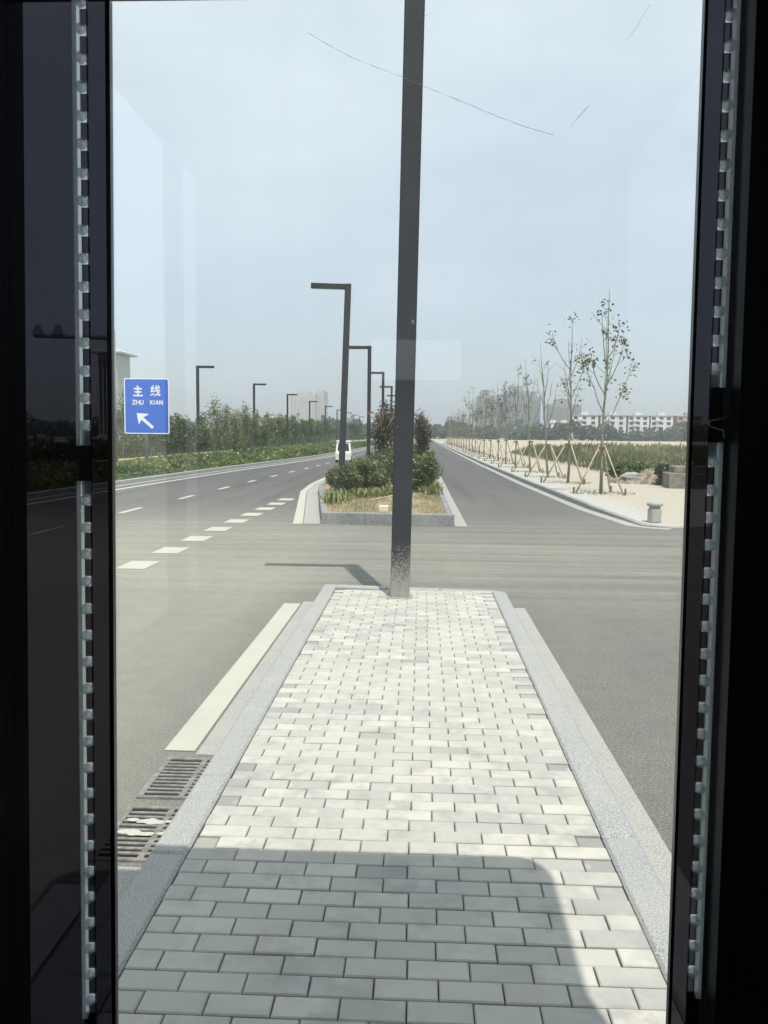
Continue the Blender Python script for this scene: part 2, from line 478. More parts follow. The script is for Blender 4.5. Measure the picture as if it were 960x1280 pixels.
def strip(mb, pl, d0_, d1_, z, y0=None, y1=None):
    A, B = offset_line(pl, d0_), offset_line(pl, d1_)
    for i in range(len(pl) - 1):
        mb.quad((*A[i], z), (*B[i], z), (*B[i + 1], z), (*A[i + 1], z))

# near island: paving, kerbs, gutter
IX0, IX1, IY1 = -0.93, 0.795, 9.45
m = MB()
m.box(IX0 - 0.14, IX1 + 0.13, -3.0, IY1 - 0.12, 0.0, 0.092)
struct(m.build('island_bedding', M_joint))
m = MB()
pw, pl_, g = 0.2, 0.1, 0.004
row = 0; y = -1.2
while y < IY1 - 0.14:
    off = (0.0, 0.1)[row % 2] + random.uniform(-0.006, 0.006)
    x = IX0 + 0.006 - off
    y1 = min(y + pl_, IY1 - 0.13)
    while x < IX1 - 0.012:
        x0, x1 = max(x, IX0 + 0.006), min(x + pw - g, IX1 - 0.006)
        if IX1 - 0.006 - x1 < 0.03: x1 = IX1 - 0.006
        if x1 - x0 > 0.035 or x0 < IX0 + 0.01:
            t = random.random()
            cut = (x1 - x0) < 0.15
            tt = (random.uniform(0.0, 0.12) if (cut and random.random() < 0.35) or random.random() < 0.02 else 0.25 + 0.75 * t)
            zz = 0.15 + random.gauss(0, 0.0014) - (0.006 if tt < 0.1 and cut else 0)
            m.bbox(x0 + random.uniform(0, .001), x1, y + random.uniform(0, .001), y1 - g + random.uniform(-.001, .001), 0.088, zz, 0.0045, tt, min(tt, random.uniform(0.08, .4)))
        x += pw
    y += pl_ + 0.0015; row += 1
struct(m.build('island_paving', M_brick))

m = MB()
kerb_run(m, [(IX0 - 0.15, -3.0), (IX0 - 0.15, IY1 + 0.15)], 0.15, -0.01, 0.155, 0.8, 0.006)
kerb_run(m, [(IX1, -3.0), (IX1, IY1 - 0.15)], 0.15, -0.01, 0.155, 0.8, 0.006)
kerb_run(m, [(IX0, IY1 + 0.15), (IX1 + 0.02, IY1 - 0.04)], 0.14, -0.01, 0.152, 0.6, 0.006)
kerb_run(m, [(IX1 + 0.02, IY1 - 0.04), (IX1 + 0.15, IY1 - 0.15)], 0.12, -0.01, 0.152, 0.6, 0.002)
struct(m.build('island_kerb', M_granite))
m = MB()
for x0, x1, runs in ((-1.275, -1.085, [(-3, 3.45), (4.74, 9.3)]), (0.95, 1.135, [(-3, 9.15)])):
    for a, b in runs:
        yy = a
        while yy < b - 0.05:
            y2 = min(yy + 0.6, b)
            m.bbox(x0, x1, yy + 0.002, y2 - 0.002, -0.01, 0.010, 0.003, random.random()); yy = y2
struct(m.build('gutter_stones', M_granite_lt))

# painted markings
m = MB()
m.quad((-1.475, 4.80, 0.005), (-1.295, 4.80, 0.005), (-1.295, 9.2, 0.005), (-1.475, 9.2, 0.005))
m.quad((-1.475, -3.0, 0.005), (-1.295, -3.0, 0.005), (-1.295, 3.3, 0.005), (-1.475, 3.3, 0.005))
for i in range(13):
    yc = 11.72 + i * 1.54 if i > -1 else 0
    xc = float(np.interp(yc, [11.7, 16, 24, 32], [-3.93, -3.90, -3.79, -3.86]))
    if yc > 25.2: break
    m.quad((xc - 0.21, yc - 0.36, 0.005), (xc + 0.20, yc - 0.36, 0.005), (xc + 0.20, yc + 0.36, 0.005), (xc - 0.21, yc + 0.36, 0.005))
LX = [(7.0, 15), (6.88, 20.1), (6.74, 24.7), (6.56, 33.5), (6.35, 41.2), (6.12, 48), (5.75, 68), (5.5, 100), (5.4, 400)]
for i in range(60):
    yc = 15.7 + 4.35 * i
    xc = -float(np.interp(yc, [p[1] for p in LX], [p[0] for p in LX]))
    m.quad((xc - 0.075, yc - 0.75, 0.005), (xc + 0.075, yc - 0.75, 0.005), (xc + 0.075, yc + 0.75, 0.005), (xc - 0.075, yc + 0.75, 0.005))
strip(m, LK, 0.72, 0.92, 0.005)
struct(m.build('road_markings', M_paint))

# left verge with its kerb
m = MB(); kerb_run(m, LK, -0.16, -0.01, 0.15, 1.0)
struct(m.build('verge_kerb', M_granite_lt))
m = MB(); strip(m, LK, 0.02, 0.34, 0.006)
struct(m.build('verge_gutter', M_granite_grey))
m = MB()
for i in range(len(LK) - 1):
    a, b = LK[i], LK[i + 1]
    m.quad((-16.6, a[1], 0.125), (a[0] - 0.15, a[1], 0.125), (b[0] - 0.15, b[1], 0.125), (-16.6, b[1], 0.125))
struct(m.build('verge', M_green_soil))
m = MB(); m.quad((-19.6, -10, 0.13), (-16.6, -10, 0.13), (-16.6, 400, 0.13), (-19.6, 400, 0.13))
struct(m.build('verge_path', M_lawn))
m = MB(); m.quad((-60, -10, 0.11), (-19.6, -10, 0.11), (-19.6, 400, 0.11), (-60, 400, 0.11))
struct(m.build('shrub_bed', M_green_soil))

# right pavement with its kerb and rounded corner
CORN = [(60, 17.45), (9.0, 17.45), (6.6, 17.42), (5.7, 17.48), (5.15, 17.62), (4.85, 17.82), (4.62, 18.05)]
RIGHT = CORN + RK[1:]
def pave_z(y_): return float(np.interp(y_, [17.4, 18.0, 20, 23, 27], [0.022, 0.03, 0.075, 0.125, 0.145]))
CR = RIGHT[:7] + [(4.55, 19.0), (4.45, 20.0), (4.38, 21.0)] + RIGHT[7:8] + [(4.21, 25.0), (4.16, 28)] + RIGHT[8:]
m = MB()
for a, b in zip(CR[:-1], CR[1:]):
    n0 = len(m.v); kerb_run(m, [a, b], 0.14, -0.05, 0.0, 1.0, 0.006)
    for k in range(n0, len(m.v)):
        x_, y_, z_ = m.v[k]
        if z_ > -0.04: m.v[k] = (x_, y_, z_ + pave_z(y_) + 0.006)
struct(m.build('pavement_kerb', M_granite_grey))
m = MB(); strip(m, RIGHT[4:], -0.30, -0.005, 0.006)
struct(m.build('pavement_gutter', M_granite_lt))
inner = offset_line(CR, 0.13)
m = MB()
yrow = [17.6, 17.8, 18.05, 18.6, 19.2, 20, 21, 22, 23, 25, 27, 30, 34]
ci = sorted([(y_, x) for x, y_ in inner if y_ > 17.5])
def xin(y_): return float(np.interp(y_, [c[0] for c in ci], [c[1] for c in ci]))
m.quad((xin(17.6), 17.57, pave_z(17.5)), (60, 17.57, pave_z(17.5)), (60, 17.6, pave_z(17.6)), (xin(17.6), 17.6, pave_z(17.6)))
for a, b in zip(yrow[:-1], yrow[1:]):
    m.quad((xin(a), a, pave_z(a)), (60, a, pave_z(a)), (60, b, pave_z(b)), (xin(b), b, pave_z(b)))
for a, b in ((34, 57), (57, 128), (128, 420)):
    m.quad((xin(a), a, .145), (8.4, a, .145), (8.4, b, .145), (xin(b), b, .145))
struct(m.build('pavement', M_walk))
m = MB(); m.quad((8.4, 34, 0.10), (420, 34, 0.10), (420, 420, 0.10), (8.4, 420, 0.10))
struct(m.build('field', M_sand))

# far island: kerbs, soil
FL = [(-2.05, 17.55), (-2.42, 20.5), (-3.3, 27.5), (-3.55, 32), (-3.55, 48), (-3.3, 70), (-3.1, 110), (-3.0, 420)]
FR = [(0.69, 17.4), (0.66, 25), (0.62, 46), (0.62, 420)]
m = MB()
kerb_run(m, [FL[0], FR[0]], -0.16, -0.01, 0.245, 0.9)
kerb_run(m, [(FL[0][0], FL[0][1] + 0.16)] + FL[1:], 0.14, -0.01, 0.20, 1.0)
kerb_run(m, [(FR[0][0], FR[0][1] + 0.17)] + FR[1:], -0.14, -0.01, 0.20, 1.0)
struct(m.build('far_island_kerb', M_granite_face))
m = MB()
strip(m, FL, -0.36, -0.02, 0.007); strip(m, FR, 0.02, 0.27, 0.007)
struct(m.build('far_island_gutter', M_granite_lt))
m = MB(); strip(m, FL, -0.58, -0.38, 0.006)
struct(m.build('edge_line', M_paint))
m = MB()
ys = [17.7, 20.5, 27.5, 32, 48, 70, 110, 420]
for a, b in zip(ys[:-1], ys[1:]):
    nx = 10
    for k in range(nx):
        def P(y_, u): 
            xl, xr = interp(FL, y_) + 0.13, interp(FR, y_) - 0.13
            return (xl + (xr - xl) * u, y_, 0.165 + 0.06 * math.sin(math.pi * u))
        m.quad(P(a, k / nx), P(a, (k + 1) / nx), P(b, (k + 1) / nx), P(b, k / nx))
struct(m.build('island_soil', M_soil))

# ------------------------------------------------------------------ street lamps
H_LAMP = 6.62
def make_lamp(near=False):
    r = thing('street_lamp', 'x', 'street lamp')
    m = MB(); w = 0.10
    c = 0.012
    prof = [(-w + c, -w), (w - c, -w), (w, -w + c), (w, w - c), (w - c, w), (-w + c, w), (-w, w - c), (-w, -w + c)]
    m.prism(prof, 0.0, H_LAMP)
    m.build('pole', M_pole, r)
    m = MB()
    m.bbox(-1.22, -w - 0.002, -0.09, 0.09, H_LAMP - 0.17, H_LAMP - 0.005, 0.01)
    m.build('arm', M_pole, r)
    m = MB(); m.box(-1.12, -0.45, -0.06, 0.06, H_LAMP - 0.182, H_LAMP - 0.171)
    m.build('light_panel', M_lens, r)
    m = MB(); m.bbox(-0.13, 0.13, -0.13, 0.13, 0.0, 0.012, 0.004)
    pl = m.build('base_plate', M_pole, r)
    return r
M_lens = plain('lamp_lens', (0.35, 0.36, 0.36), 0.4, 0.1)
lamp0 = make_lamp()
lamp0.location = (-0.205, 8.93, 0.15); lamp0.rotation_euler = (0, R(0.75), 0)
tag(lamp0, 'dark grey square street lamp pole standing on the paved island, base splashed with pale mud', 'street lamp', 'street lamps down the middle of the road')
G1 = 'street lamps down the middle of the road'
cl = [(-2.68, 28.7, 1.7), (-2.98, 48.4, 0.1), (-3.08, 68.0, 0.0), (-3.12, 87.6, 0.3), (-3.1, 107.2, -0.2), (-3.1, 126.8, 0), (-3.05, 146.4, 0.2), (-3.0, 166, 0), (-3.0, 186, 0)]
NM = ['dark leaning street lamp rising from the front shrubs of the planted median',
      'slim dark street lamp just beyond the leaning one on the planted median']
for i, (x, y_, ln) in enumerate(cl):
    o = copy_tree(lamp0)
    o.location = (x, y_, 0.16); o.rotation_euler = (0, R(ln), 0)
    tag(o, NM[i] if i < 2 else '%s lamp of the dark row on the planted median, counted from the leaning one' % ORD[i], 'street lamp', G1)
G2 = 'street lamps along the left verge'
for i in range(9):
    o = copy_tree(lamp0)
    o.location = (-16.4 - 0.08 * i, 62.6 + 21.6 * i, 0.12); o.rotation_euler = (0, 0, math.pi)
    tag(o, '%s street lamp beyond the blue sign, arm to the right, along the left verge' % ORD[i], 'street lamp', G2)

# ------------------------------------------------------------------ blue sign
M_blue = plain('sign_blue', (0.022, 0.115, 0.56), 0.35, 0.06, 2)
M_white = plain('sign_white', (0.75, 0.77, 0.80), 0.4, 0.05, 3)
M_steel = plain('galvanised_steel', (0.22, 0.23, 0.24), 0.5, 0.2, 6)
SY = 42.0; SW, SH = 2.22, 2.72
sgn = thing('road_sign', 'blue rectangular road sign with white characters and arrow in the left verge', 'road sign', (-13.55, SY, 0.12), R(2))
SZ = 1.66
def rrect(w, h, r, z0, n=5, cx=0):
    pts = []
    for sx, sz, a0 in ((1, -1, -90), (1, 1, 0), (-1, 1, 90), (-1, -1, 180)):
        for k in range(n + 1):
            a = R(a0 + 90 * k / n)
            pts.append((cx + sx * (w / 2 - r) + r * math.cos(a), z0 + h / 2 + sz * (h / 2 - r) + r * math.sin(a)))
    return pts
def plate(mb, poly, y0, y1):
    n = len(poly)
    v = [(x, y0, z) for x, z in poly] + [(x, y1, z) for x, z in poly]
    mb.add(v, [tuple(range(n)), tuple(range(2 * n - 1, n - 1, -1))] + [(i, n + i, n + (i + 1) % n, (i + 1) % n) for i in range(n)])
m = MB(); plate(m, rrect(SW, SH, 0.09, SZ), 0.0, 0.025); m.build('border', M_white, sgn)
m = MB(); plate(m, rrect(SW - 0.10, SH - 0.10, 0.07, SZ + 0.05), -0.004, 0.0); panel = m.build('panel', M_blue, sgn)
m = MB(); m.tube([(-0.05, 0.10, 0), (-0.05, 0.10, SZ + SH - 0.25)], 0.085, 12); m.build('post', M_steel, sgn, True)
for zz in (SZ + 0.5, SZ + SH - 0.6):
    m = MB(); m.box(-SW / 2 + 0.2, SW / 2 - 0.2, 0.026, 0.06, zz, zz + 0.08); m.build('bracket', M_steel, sgn)
def strokes(mb, segs, ox, oz, s, w, y=-0.0075):
    for q in segs:
        for (x0, z0), (x1, z1) in zip(q[:-1], q[1:]):
            a = Vector((ox + x0 * s, oz + z0 * s)); b = Vector((ox + x1 * s, oz + z1 * s))
            d = (b - a).normalized(); n = Vector((-d.y, d.x)) * w / 2; e = d * w * 0.32
            p = [a - e + n, a - e - n, b + e - n, b + e + n]
            y -= 0.00003
            mb.add([(k.x, y, k.y) for k in p], [(0, 1, 2, 3)])
zhu = [[(.42, 1.0), (.56, .88)], [(.12, .74), (.88, .74)], [(.18, .40), (.82, .40)], [(.04, .03), (.96, .03)], [(.5, .74), (.5, .03)]]
xian = [[(.30, 1.0), (.10, .72), (.32, .70)], [(.36, .82), (.08, .42), (.36, .46)], [(.04, .08), (.38, .22)],
        [(.46, .72), (.92, .80)], [(.42, .48), (.96, .57)], [(.60, 1.0), (.66, .55), (.78, .20), (.90, .04), (.97, .18)], [(.90, .42), (.72, .20), (.44, .02)], [(.78, 1.0), (.88, .90)]]
CZ = SZ + SH
m = MB(); strokes(m, zhu, -0.66, CZ - 0.86, 0.47, 0.070); m.build('character', M_white, panel)
m = MB(); strokes(m, xian, 0.18, CZ - 0.86, 0.50, 0.058); m.build('character', M_white, panel)
LT = {'Z': [[(0, 1), (.7, 1), (0, 0), (.7, 0)]], 'H': [[(0, 0), (0, 1)], [(.7, 0), (.7, 1)], [(0, .5), (.7, .5)]],
      'U': [[(0, 1), (0, .15), (.15, 0), (.55, 0), (.7, .15), (.7, 1)]], 'X': [[(0, 0), (.7, 1)], [(0, 1), (.7, 0)]],
      'I': [[(.12, 0), (.12, 1)]], 'A': [[(0, 0), (.36, 1), (.72, 0)], [(.15, .32), (.57, .32)]], 'N': [[(0, 0), (0, 1), (.7, 0), (.7, 1)]]}
for word, x0 in (('ZHU', -0.69), ('XIAN', 0.16)):
    m = MB(); x = x0
    for ch in word:
        strokes(m, LT[ch], x, CZ - 1.27, 0.19, 0.042)
        x += 0.10 if ch == 'I' else 0.192
    m.build('lettering', M_white, panel)
m = MB()
tip = Vector((-0.50, CZ - 1.70)); d = Vector((0.70, -0.62)).normalized(); n = Vector((-d.y, d.x))
pts = [tip, tip + d * 0.40 + n * 0.33, tip + d * 0.28 + n * 0.0]
def V2(p): return (p.x, -0.0085, p.y)
hd = [tip, tip + Vector((0.06, -0.44)), tip + d * 0.30 - n * 0.0 + Vector((0, 0)), tip + Vector((0.50, -0.02))]
hd[1] = tip + Vector((0.10, -0.56)); hd[3] = tip + Vector((0.62, -0.04))
m.add([V2(hd[0]), V2(hd[1]), V2(tip + Vector((0.20, -0.40))), V2(tip + Vector((0.26, -0.22)))], [(0, 1, 2, 3)])
m.add([V2(hd[0]), V2(tip + Vector((0.26, -0.22))), V2(tip + Vector((0.44, -0.16))), V2(hd[3])], [(0, 1, 2, 3)])
s0 = tip + Vector((0.20, -0.20)); s1 = tip + Vector((0.80, -0.72))
dd = (s1 - s0).normalized(); nn = Vector((-dd.y, dd.x)) * 0.075
m.add([(p.x, -0.0092, p.y) for p in (s0 + nn, s0 - nn, s1 - nn, s1 + nn)], [(0, 1, 2, 3)])
m.build('arrow', M_white, panel)

# ------------------------------------------------------------------ drain grates
def grate(y0, y1, label):
    r = thing('drain_grate', label, 'drain grate', (-1.255, (y0 + y1) / 2, 0.0), 0, 'drain grates in the gutter')
    L = (y1 - y0) / 2; x0, x1 = -0.165, 0.155
    m = MB()
    m.box(x0, x0 + 0.03, -L, L, -0.03, 0.012); m.box(x1 - 0.025, x1, -L, L, -0.03, 0.012)
    m.box(x0 + 0.03, x1 - 0.025, -L, -L + 0.025, -0.03, 0.0115); m.box(x0 + 0.03, x1 - 0.025, L - 0.025, L, -0.03, 0.0115)
    m.build('frame', M_iron, r)
    m = MB()
    xr = 0.045
    m.box(xr, xr + 0.028, -L + 0.025, L - 0.025, -0.02, 0.0105)
    n = 11; p = (2 * L - 0.05) / n
    for k in range(1, n):
        yc = -L + 0.025 + k * p
        m.box(x0 + 0.03, xr, yc - p * 0.22, yc + p * 0.22, -0.02, 0.010); m.box(xr + 0.028, x1 - 0.025, yc - p * 0.22, yc + p * 0.22, -0.02, 0.010)
    m.build('bars', M_iron, r)
    m = MB(); m.box(x0 + 0.012, x1 - 0.012, -L + 0.01, L - 0.01, 0.0022, 0.0045)
    m.build('slot_shade', M_slot_shade, r)  # thin near-black sheet above the road paints the dark of the hollow
    return r
grate(4.14, 4.68, 'rusty slotted drain grate in the gutter, the one touching the white line')
g2 = grate(3.50, 4.04, 'rusty slotted drain grate nearer the booth, with white paint spilled over its bars')
for yc_ in (0.10, -0.02):
    m = MB()
    for k in range(16):
        cx_ = random.uniform(-0.10, 0.11); cy_ = yc_ + random.gauss(0, 0.014)
        rr = random.uniform(0.010, 0.028)
        m.add([(cx_ + rr * 1.6 * math.cos(a) * random.uniform(.6, 1), cy_ + rr * math.sin(a) * random.uniform(.5, 1), 0.0126 + k * 0.00002) for a in np.linspace(0, 5.6, 8)], [tuple(range(8))])
    m.build('paint_spill', M_paint, g2)

# ------------------------------------------------------------------ stone bollard, rubble, wall
bol = thing('stone_bollard', 'short pale stone bollard with round cap at the pavement corner', 'bollard', (5.0, 18.5, pave_z(18.5)))
m = MB(); m.lathe([(0.135, 0), (0.15, 0.02), (0.15, 0.27), (0.12, 0.31)], 8, rot=R(12)); m.build('body', M_granite_lt, bol)
m = MB(); m.lathe([(0.115, 0.305), (0.115, 0.345)], 16); m.build('neck', M_granite_grey, bol)
m = MB(); m.lathe([(0.125, 0.345), (0.165, 0.36), (0.17, 0.40), (0.15, 0.43), (0.06, 0.445)], 20); m.build('cap', M_granite_lt, bol, True)

M_rubble = plain('reddish_rubble', (0.24, 0.20, 0.16), 0.95, 0.6, 7, 0.9, obj=False)
m = MB()
nx, ny = 46, 26
vv, ff = [], []
for j in range(ny):
    for i in range(nx):
        u, w_ = i / (nx - 1) * 2 - 1, j / (ny - 1) * 2 - 1
        h = max(0.0, 1 - (abs(u) ** 1.7 + abs(w_) ** 2)) ** 0.8
        z = h * (0.40 + 0.20 * u + 0.10 * math.sin(5 * u + 2 * w_) * math.cos(4 * w_)) + (random.uniform(-0.07, 0.09) if h > 0.05 else -0.02)
        vv.append((u * 1.35, w_ * 0.95, z)); 
for j in range(ny - 1):
    for i in range(nx - 1): ff.append((j * nx + i, j * nx + i + 1, (j + 1) * nx + i + 1, (j + 1) * nx + i))
m.add(vv, ff)
mo = m.build('rubble_mound', M_rubble, loc=(8.35, 32.6, 0.14))
tag(mo, 'low heap of reddish earth and rubble beside the pavement in front of wild grass', 'rubble heap')
def rock(name, s, loc, mat, seed, label):
    rr = random.Random(seed); m = MB()
    prof = []
    vs, fs = [], []
    nr, ns = 7, 10
    for j in range(nr):
        ph = math.pi * j / (nr - 1)
        for k in range(ns):
            th = 2 * math.pi * k / ns; q = rr.uniform(.82, 1.1)
            vs.append((s[0] * math.sin(ph) * math.cos(th) * q, s[1] * math.sin(ph) * math.sin(th) * q, s[2] * (math.cos(ph) * q)))
    for j in range(nr - 1):
        for k in range(ns): fs.append((j * ns + k, (j + 1) * ns + k, (j + 1) * ns + (k + 1) % ns, j * ns + (k + 1) % ns))
    m.add(vs, fs); return tag(m.build(name, mat, loc=loc), label, 'rock')
rock('rock', (0.36, 0.22, 0.15), (7.75, 32.2, 0.42), M_granite_lt, 3, 'pale slab of stone lying on the left side of the rubble heap')
M_conc = plain('old_concrete', (0.19, 0.17, 0.145), 0.95, 0.35, 5, 0.6, obj=False)
wall = thing('concrete_block', 'weathered grey concrete block with ledge beside the rubble heap at right', 'concrete block', (9.35, 29.6, 0.143), R(-6))
m = MB(); m.bbox(-0.95, 1.6, -0.45, 0.9, 0, 0.52, 0.03); m.build('base', M_conc, wall)
m = MB(); m.bbox(-0.75, 1.6, -0.2, 0.9, 0.522, 0.74, 0.02); m.build('top_slab', M_conc, wall)
rock('rock', (0.17, 0.13, 0.10), (9.15, 29.75, 0.96), M_granite_lt, 8, 'pale stone resting on top of the weathered concrete block')

# white stone and stick on the far island's dry grass
m = MB(); m.bbox(-0.10, 0.10, -0.08, 0.08, 0, 0.13, 0.015)
tag(m.build('white_stone', M_paint_worn, loc=(-0.78, 18.05, 0.235)), 'small whitish stone block on the dry grass by the front kerb', 'stone')
m = MB(); m.tube([(-1.2, 20.9, 0.25), (-0.75, 21.3, 0.33), (-0.2, 21.5, 0.31)], [0.025, 0.022, 0.018], 7)
tag(m.build('wooden_stick', M_stake, smooth=True), 'pale wooden stick lying across the dry grass of the planted median', 'stick')

# ------------------------------------------------------------------ staked saplings on the right pavement
def sapling(seed, h=6.0, leafy=1.0, branches=8):
    rr = random.Random(seed)
    bends = [(rr.gauss(0, .035), rr.gauss(0, .035)) for _ in range(7)]
    trunk = [(0, 0, 0)]
    x = y_ = 0
    for k in range(7):
        x += bends[k][0]; y_ += bends[k][1]
        trunk.append((x, y_, h * (k + 1) / 7))
    rad = [0.055 - 0.046 * (k / 7) ** 0.8 for k in range(8)]
    def on(z):
        q = z / h * 7; i = min(6, int(q)); f = q - i
        return Vector(trunk[i]).lerp(Vector(trunk[i + 1]), f)
    bm_ = MB(); tips = []
    for b in range(branches):
        z0 = h * (0.33 + 0.38 * b / branches + rr.uniform(-.02, .04)); az = rr.uniform(0, 2 * math.pi) if b else rr.uniform(-.3, .3)
        az = b * 2.4 + rr.uniform(-.4, .4)
        L = h * rr.uniform(.24, .44) * (1 - 0.35 * b / branches); out = rr.uniform(.30, .52)
        p = on(z0); pts = [p]
        for s in range(4):
            f = (s + 1) / 4
            p = p + Vector((math.cos(az) * out * (1.25 - .8 * f), math.sin(az) * out * (1.25 - .8 * f), 0.62 + .5 * f)).normalized() * L / 4 + Vector((rr.gauss(0, .03), rr.gauss(0, .03), 0))
            pts.append(p)
        bm_.tube(pts, [0.020, 0.017, 0.013, 0.010, 0.006], 5)
        tips.append(pts[-1]); 
        for s in (2, 3):
            a2 = az + rr.choice([-1, 1]) * rr.uniform(.6, 1.2); q = pts[s]
            e = q + Vector((math.cos(a2) * .35, math.sin(a2) * .35, rr.uniform(.15, .5))) * rr.uniform(.6, 1.2)
            bm_.tube([q, q.lerp(e, .5) + Vector((0, 0, -.02)), e], [0.009, 0.007, 0.004], 4)
            tips.append(e)
            if rr.random() < .5: tips.append(q.lerp(e, .6))
    tips.append(Vector(trunk[-1])); tips.append(on(h * .93)); tips.append(on(h * .86))
    pts = []; 
    for tpt in tips:
        if rr.random() > 0.80 * leafy: continue
        n = rr.randint(7, 20); sp = rr.uniform(.05, .13)
        for _ in range(n): pts.append((tpt.x + rr.gauss(0, sp), tpt.y + rr.gauss(0, sp), tpt.z + rr.gauss(0, sp * 1.3)))
    return trunk, rad, bm_, pts
protos = []
def make_sapling(seed, h, leafy, br):
    trunk, rad, bm_, pts = sapling(seed, h, leafy, br)
    r = thing('sapling', 'x', 'tree', (0, 0, -50))
    m = MB(); m.tube(trunk, rad, 8); m.build('trunk', M_bark, r, True)
    bm_.build('branches', M_bark, r)
    leaf_cards(pts, 0.105, 'leaves', L_olive, r, up=-0.1, aspect=0.7)
    return r
protos = [make_sapling(4, 6.05, 1.0, 9), make_sapling(21, 6.1, 0.55, 8), make_sapling(33, 6.2, 0.30, 8), make_sapling(45, 5.7, 0.4, 8), make_sapling(58, 5.5, 0.6, 8)]
def make_tripod():
    r = thing('support_tripod', 'x', 'tree stakes', (0, 0, -50))
    for k, a in enumerate((186, 306, 52)):
        c_, s_ = math.cos(R(a)), math.sin(R(a))
        m = MB(); m.tube([(c_ * 0.86, s_ * 0.86, 0.0), (c_ * 0.09, s_ * 0.09, 1.46)], [0.027, 0.022], 8)
        st = m.build('stake', M_stake, r, True)
        m = MB(); m.tube([(c_ * 0.93, s_ * 0.93, -0.02), (c_ * 0.93, s_ * 0.93, 0.20)], 0.03, 7)
        m.build('peg', M_stake_dk, st)
    m = MB(); m.lathe([(0.115, 1.36), (0.13, 1.37), (0.13, 1.43), (0.115, 1.44)], 14); m.build('collar', M_stake_dk, r)
    return r
trip = make_tripod()
GS, GT = 'saplings along the right pavement', 'tripods of stakes propping the saplings'
used = set(); NS = 27
SPOTS = [26.2, 31.9, 36.2, 41.3, 47.2]
while len(SPOTS) < NS: SPOTS.append(SPOTS[-1] + 5.7)
for i, yy in enumerate(SPOTS):
    k = (0, 1, 2, 2, 1)[i] if i < 5 else random.choice([3, 4, 4, 3, 0, 1])
    if i in (6, 9): k = 4
    o = protos[k] if k not in used else copy_tree(protos[k])
    used.add(k)
    x = float(np.interp(yy, [26, 45, 180], [5.5, 5.15, 5.05])) + random.uniform(-.08, .08)
    o.location = (x, yy, 0.143); o.rotation_euler = (R(random.uniform(-1.6, 1.6)), R(random.uniform(-2, 2)) if i else 0, 0 if i == 0 else random.uniform(0, 6.28)); 
    s = random.uniform(.82, 1.06) if i else 1.0; o.scale = (s, s, s)
    tag(o, 'tallest-looking thin sapling with sparse leaf tufts, nearest the stone bollard' if i == 0 else '%s thin sapling along the right pavement, counted from the stone bollard' % ORD[i], 'tree', GS)
    t = trip if i == 0 else copy_tree(trip)
    t.location = (x, yy, 0.143); t.rotation_euler = (0, 0, random.uniform(-.25, .25)); 
    sz = random.uniform(.93, 1.06); t.scale = (sz, sz, random.uniform(.95, 1.04))
    tag(t, 'three pale wooden stakes propping the sapling nearest the stone bollard' if i == 0 else 'tripod of pale stakes round the %s sapling counted from the stone bollard' % ORD[i], 'tree stakes', GT)
for k, p in enumerate(protos):
    if k not in used:
        for c in list(p.children): bpy.data.objects.remove(c)
        bpy.data.objects.remove(p)
# straw mulch round the feet of the saplings
pp = []
for yy in SPOTS[:14]:
    x = float(np.interp(yy, [26, 45, 180], [5.5, 5.15, 5.05])); n = 260
    a = rng.uniform(0, 6.28, n); q = np.sqrt(rng.uniform(0, 1, n))
    pp.append(np.stack([x + np.cos(a) * q * 1.0, yy + np.sin(a) * q * 0.7, np.full(n, 0.145)], 1))
struct(leaf_cards(np.concatenate(pp), 0.10, 'straw_mulch', L_dry, up=0.1, aspect=0.25), 'stuff')

# ------------------------------------------------------------------ wild grass field
def field_points():
    out, tin, siz = [], [], []
    for (x0, x1, y0, y1, dens, sz) in ((8.6, 28, 33.5, 48, 75, 0.34), (8.6, 34, 48, 84, 32, 0.5)):
        n = int((x1 - x0) * (y1 - y0) * dens)
        X = rng.uniform(x0, x1, n); Y = rng.uniform(y0, y1, n)
        keep = X < 4 + Y * 0.42
        X, Y = X[keep], Y[keep]
        hgt = 0.55 + 0.30 * np.sin(X * 1.7 + 1.3 * np.sin(Y * .9)) * np.cos(Y * 1.1) + 0.18 * np.sin(X * .5 + Y * .3)
        edge = np.clip((X - 8.4) / 1.5, 0.25, 1) * np.clip((Y - 33.5) / 1.8, 0.3, 1)
        hgt *= edge
        Z = 0.1 + hgt * rng.uniform(0, 1, len(X)) ** 0.6
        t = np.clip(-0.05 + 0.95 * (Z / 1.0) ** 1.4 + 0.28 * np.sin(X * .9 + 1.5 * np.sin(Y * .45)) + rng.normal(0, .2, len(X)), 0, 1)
        out.append(np.stack([X, Y, Z], 1)); tin.append(t); siz.append(np.full(len(X), sz) * (0.6 + 0.4 * edge))
    return np.concatenate(out), np.concatenate(tin), np.concatenate(siz)
P, T, S = field_points()
struct(leaf_cards(P, S, 'wild_grass', L_wild, blade=True, aspect=0.16, tints=T), 'stuff')
P, T = blob_points(2200, (8.75, 31.2, 0.55), (0.45, 0.4, 0.62), 8)
tag(leaf_cards(P, 0.10, 'scrub_bush', L_olive, tints=T), 'low dusty scrub bush between the rubble heap and the concrete block', 'bush')
P, T = blob_points(2600, (8.6, 35.2, 0.5), (1.3, 0.7, 0.62), 9)
tag(leaf_cards(P, 0.13, 'scrub_bush', L_mid, tints=T), 'green weedy bush behind the pale slab of the rubble heap', 'bush')

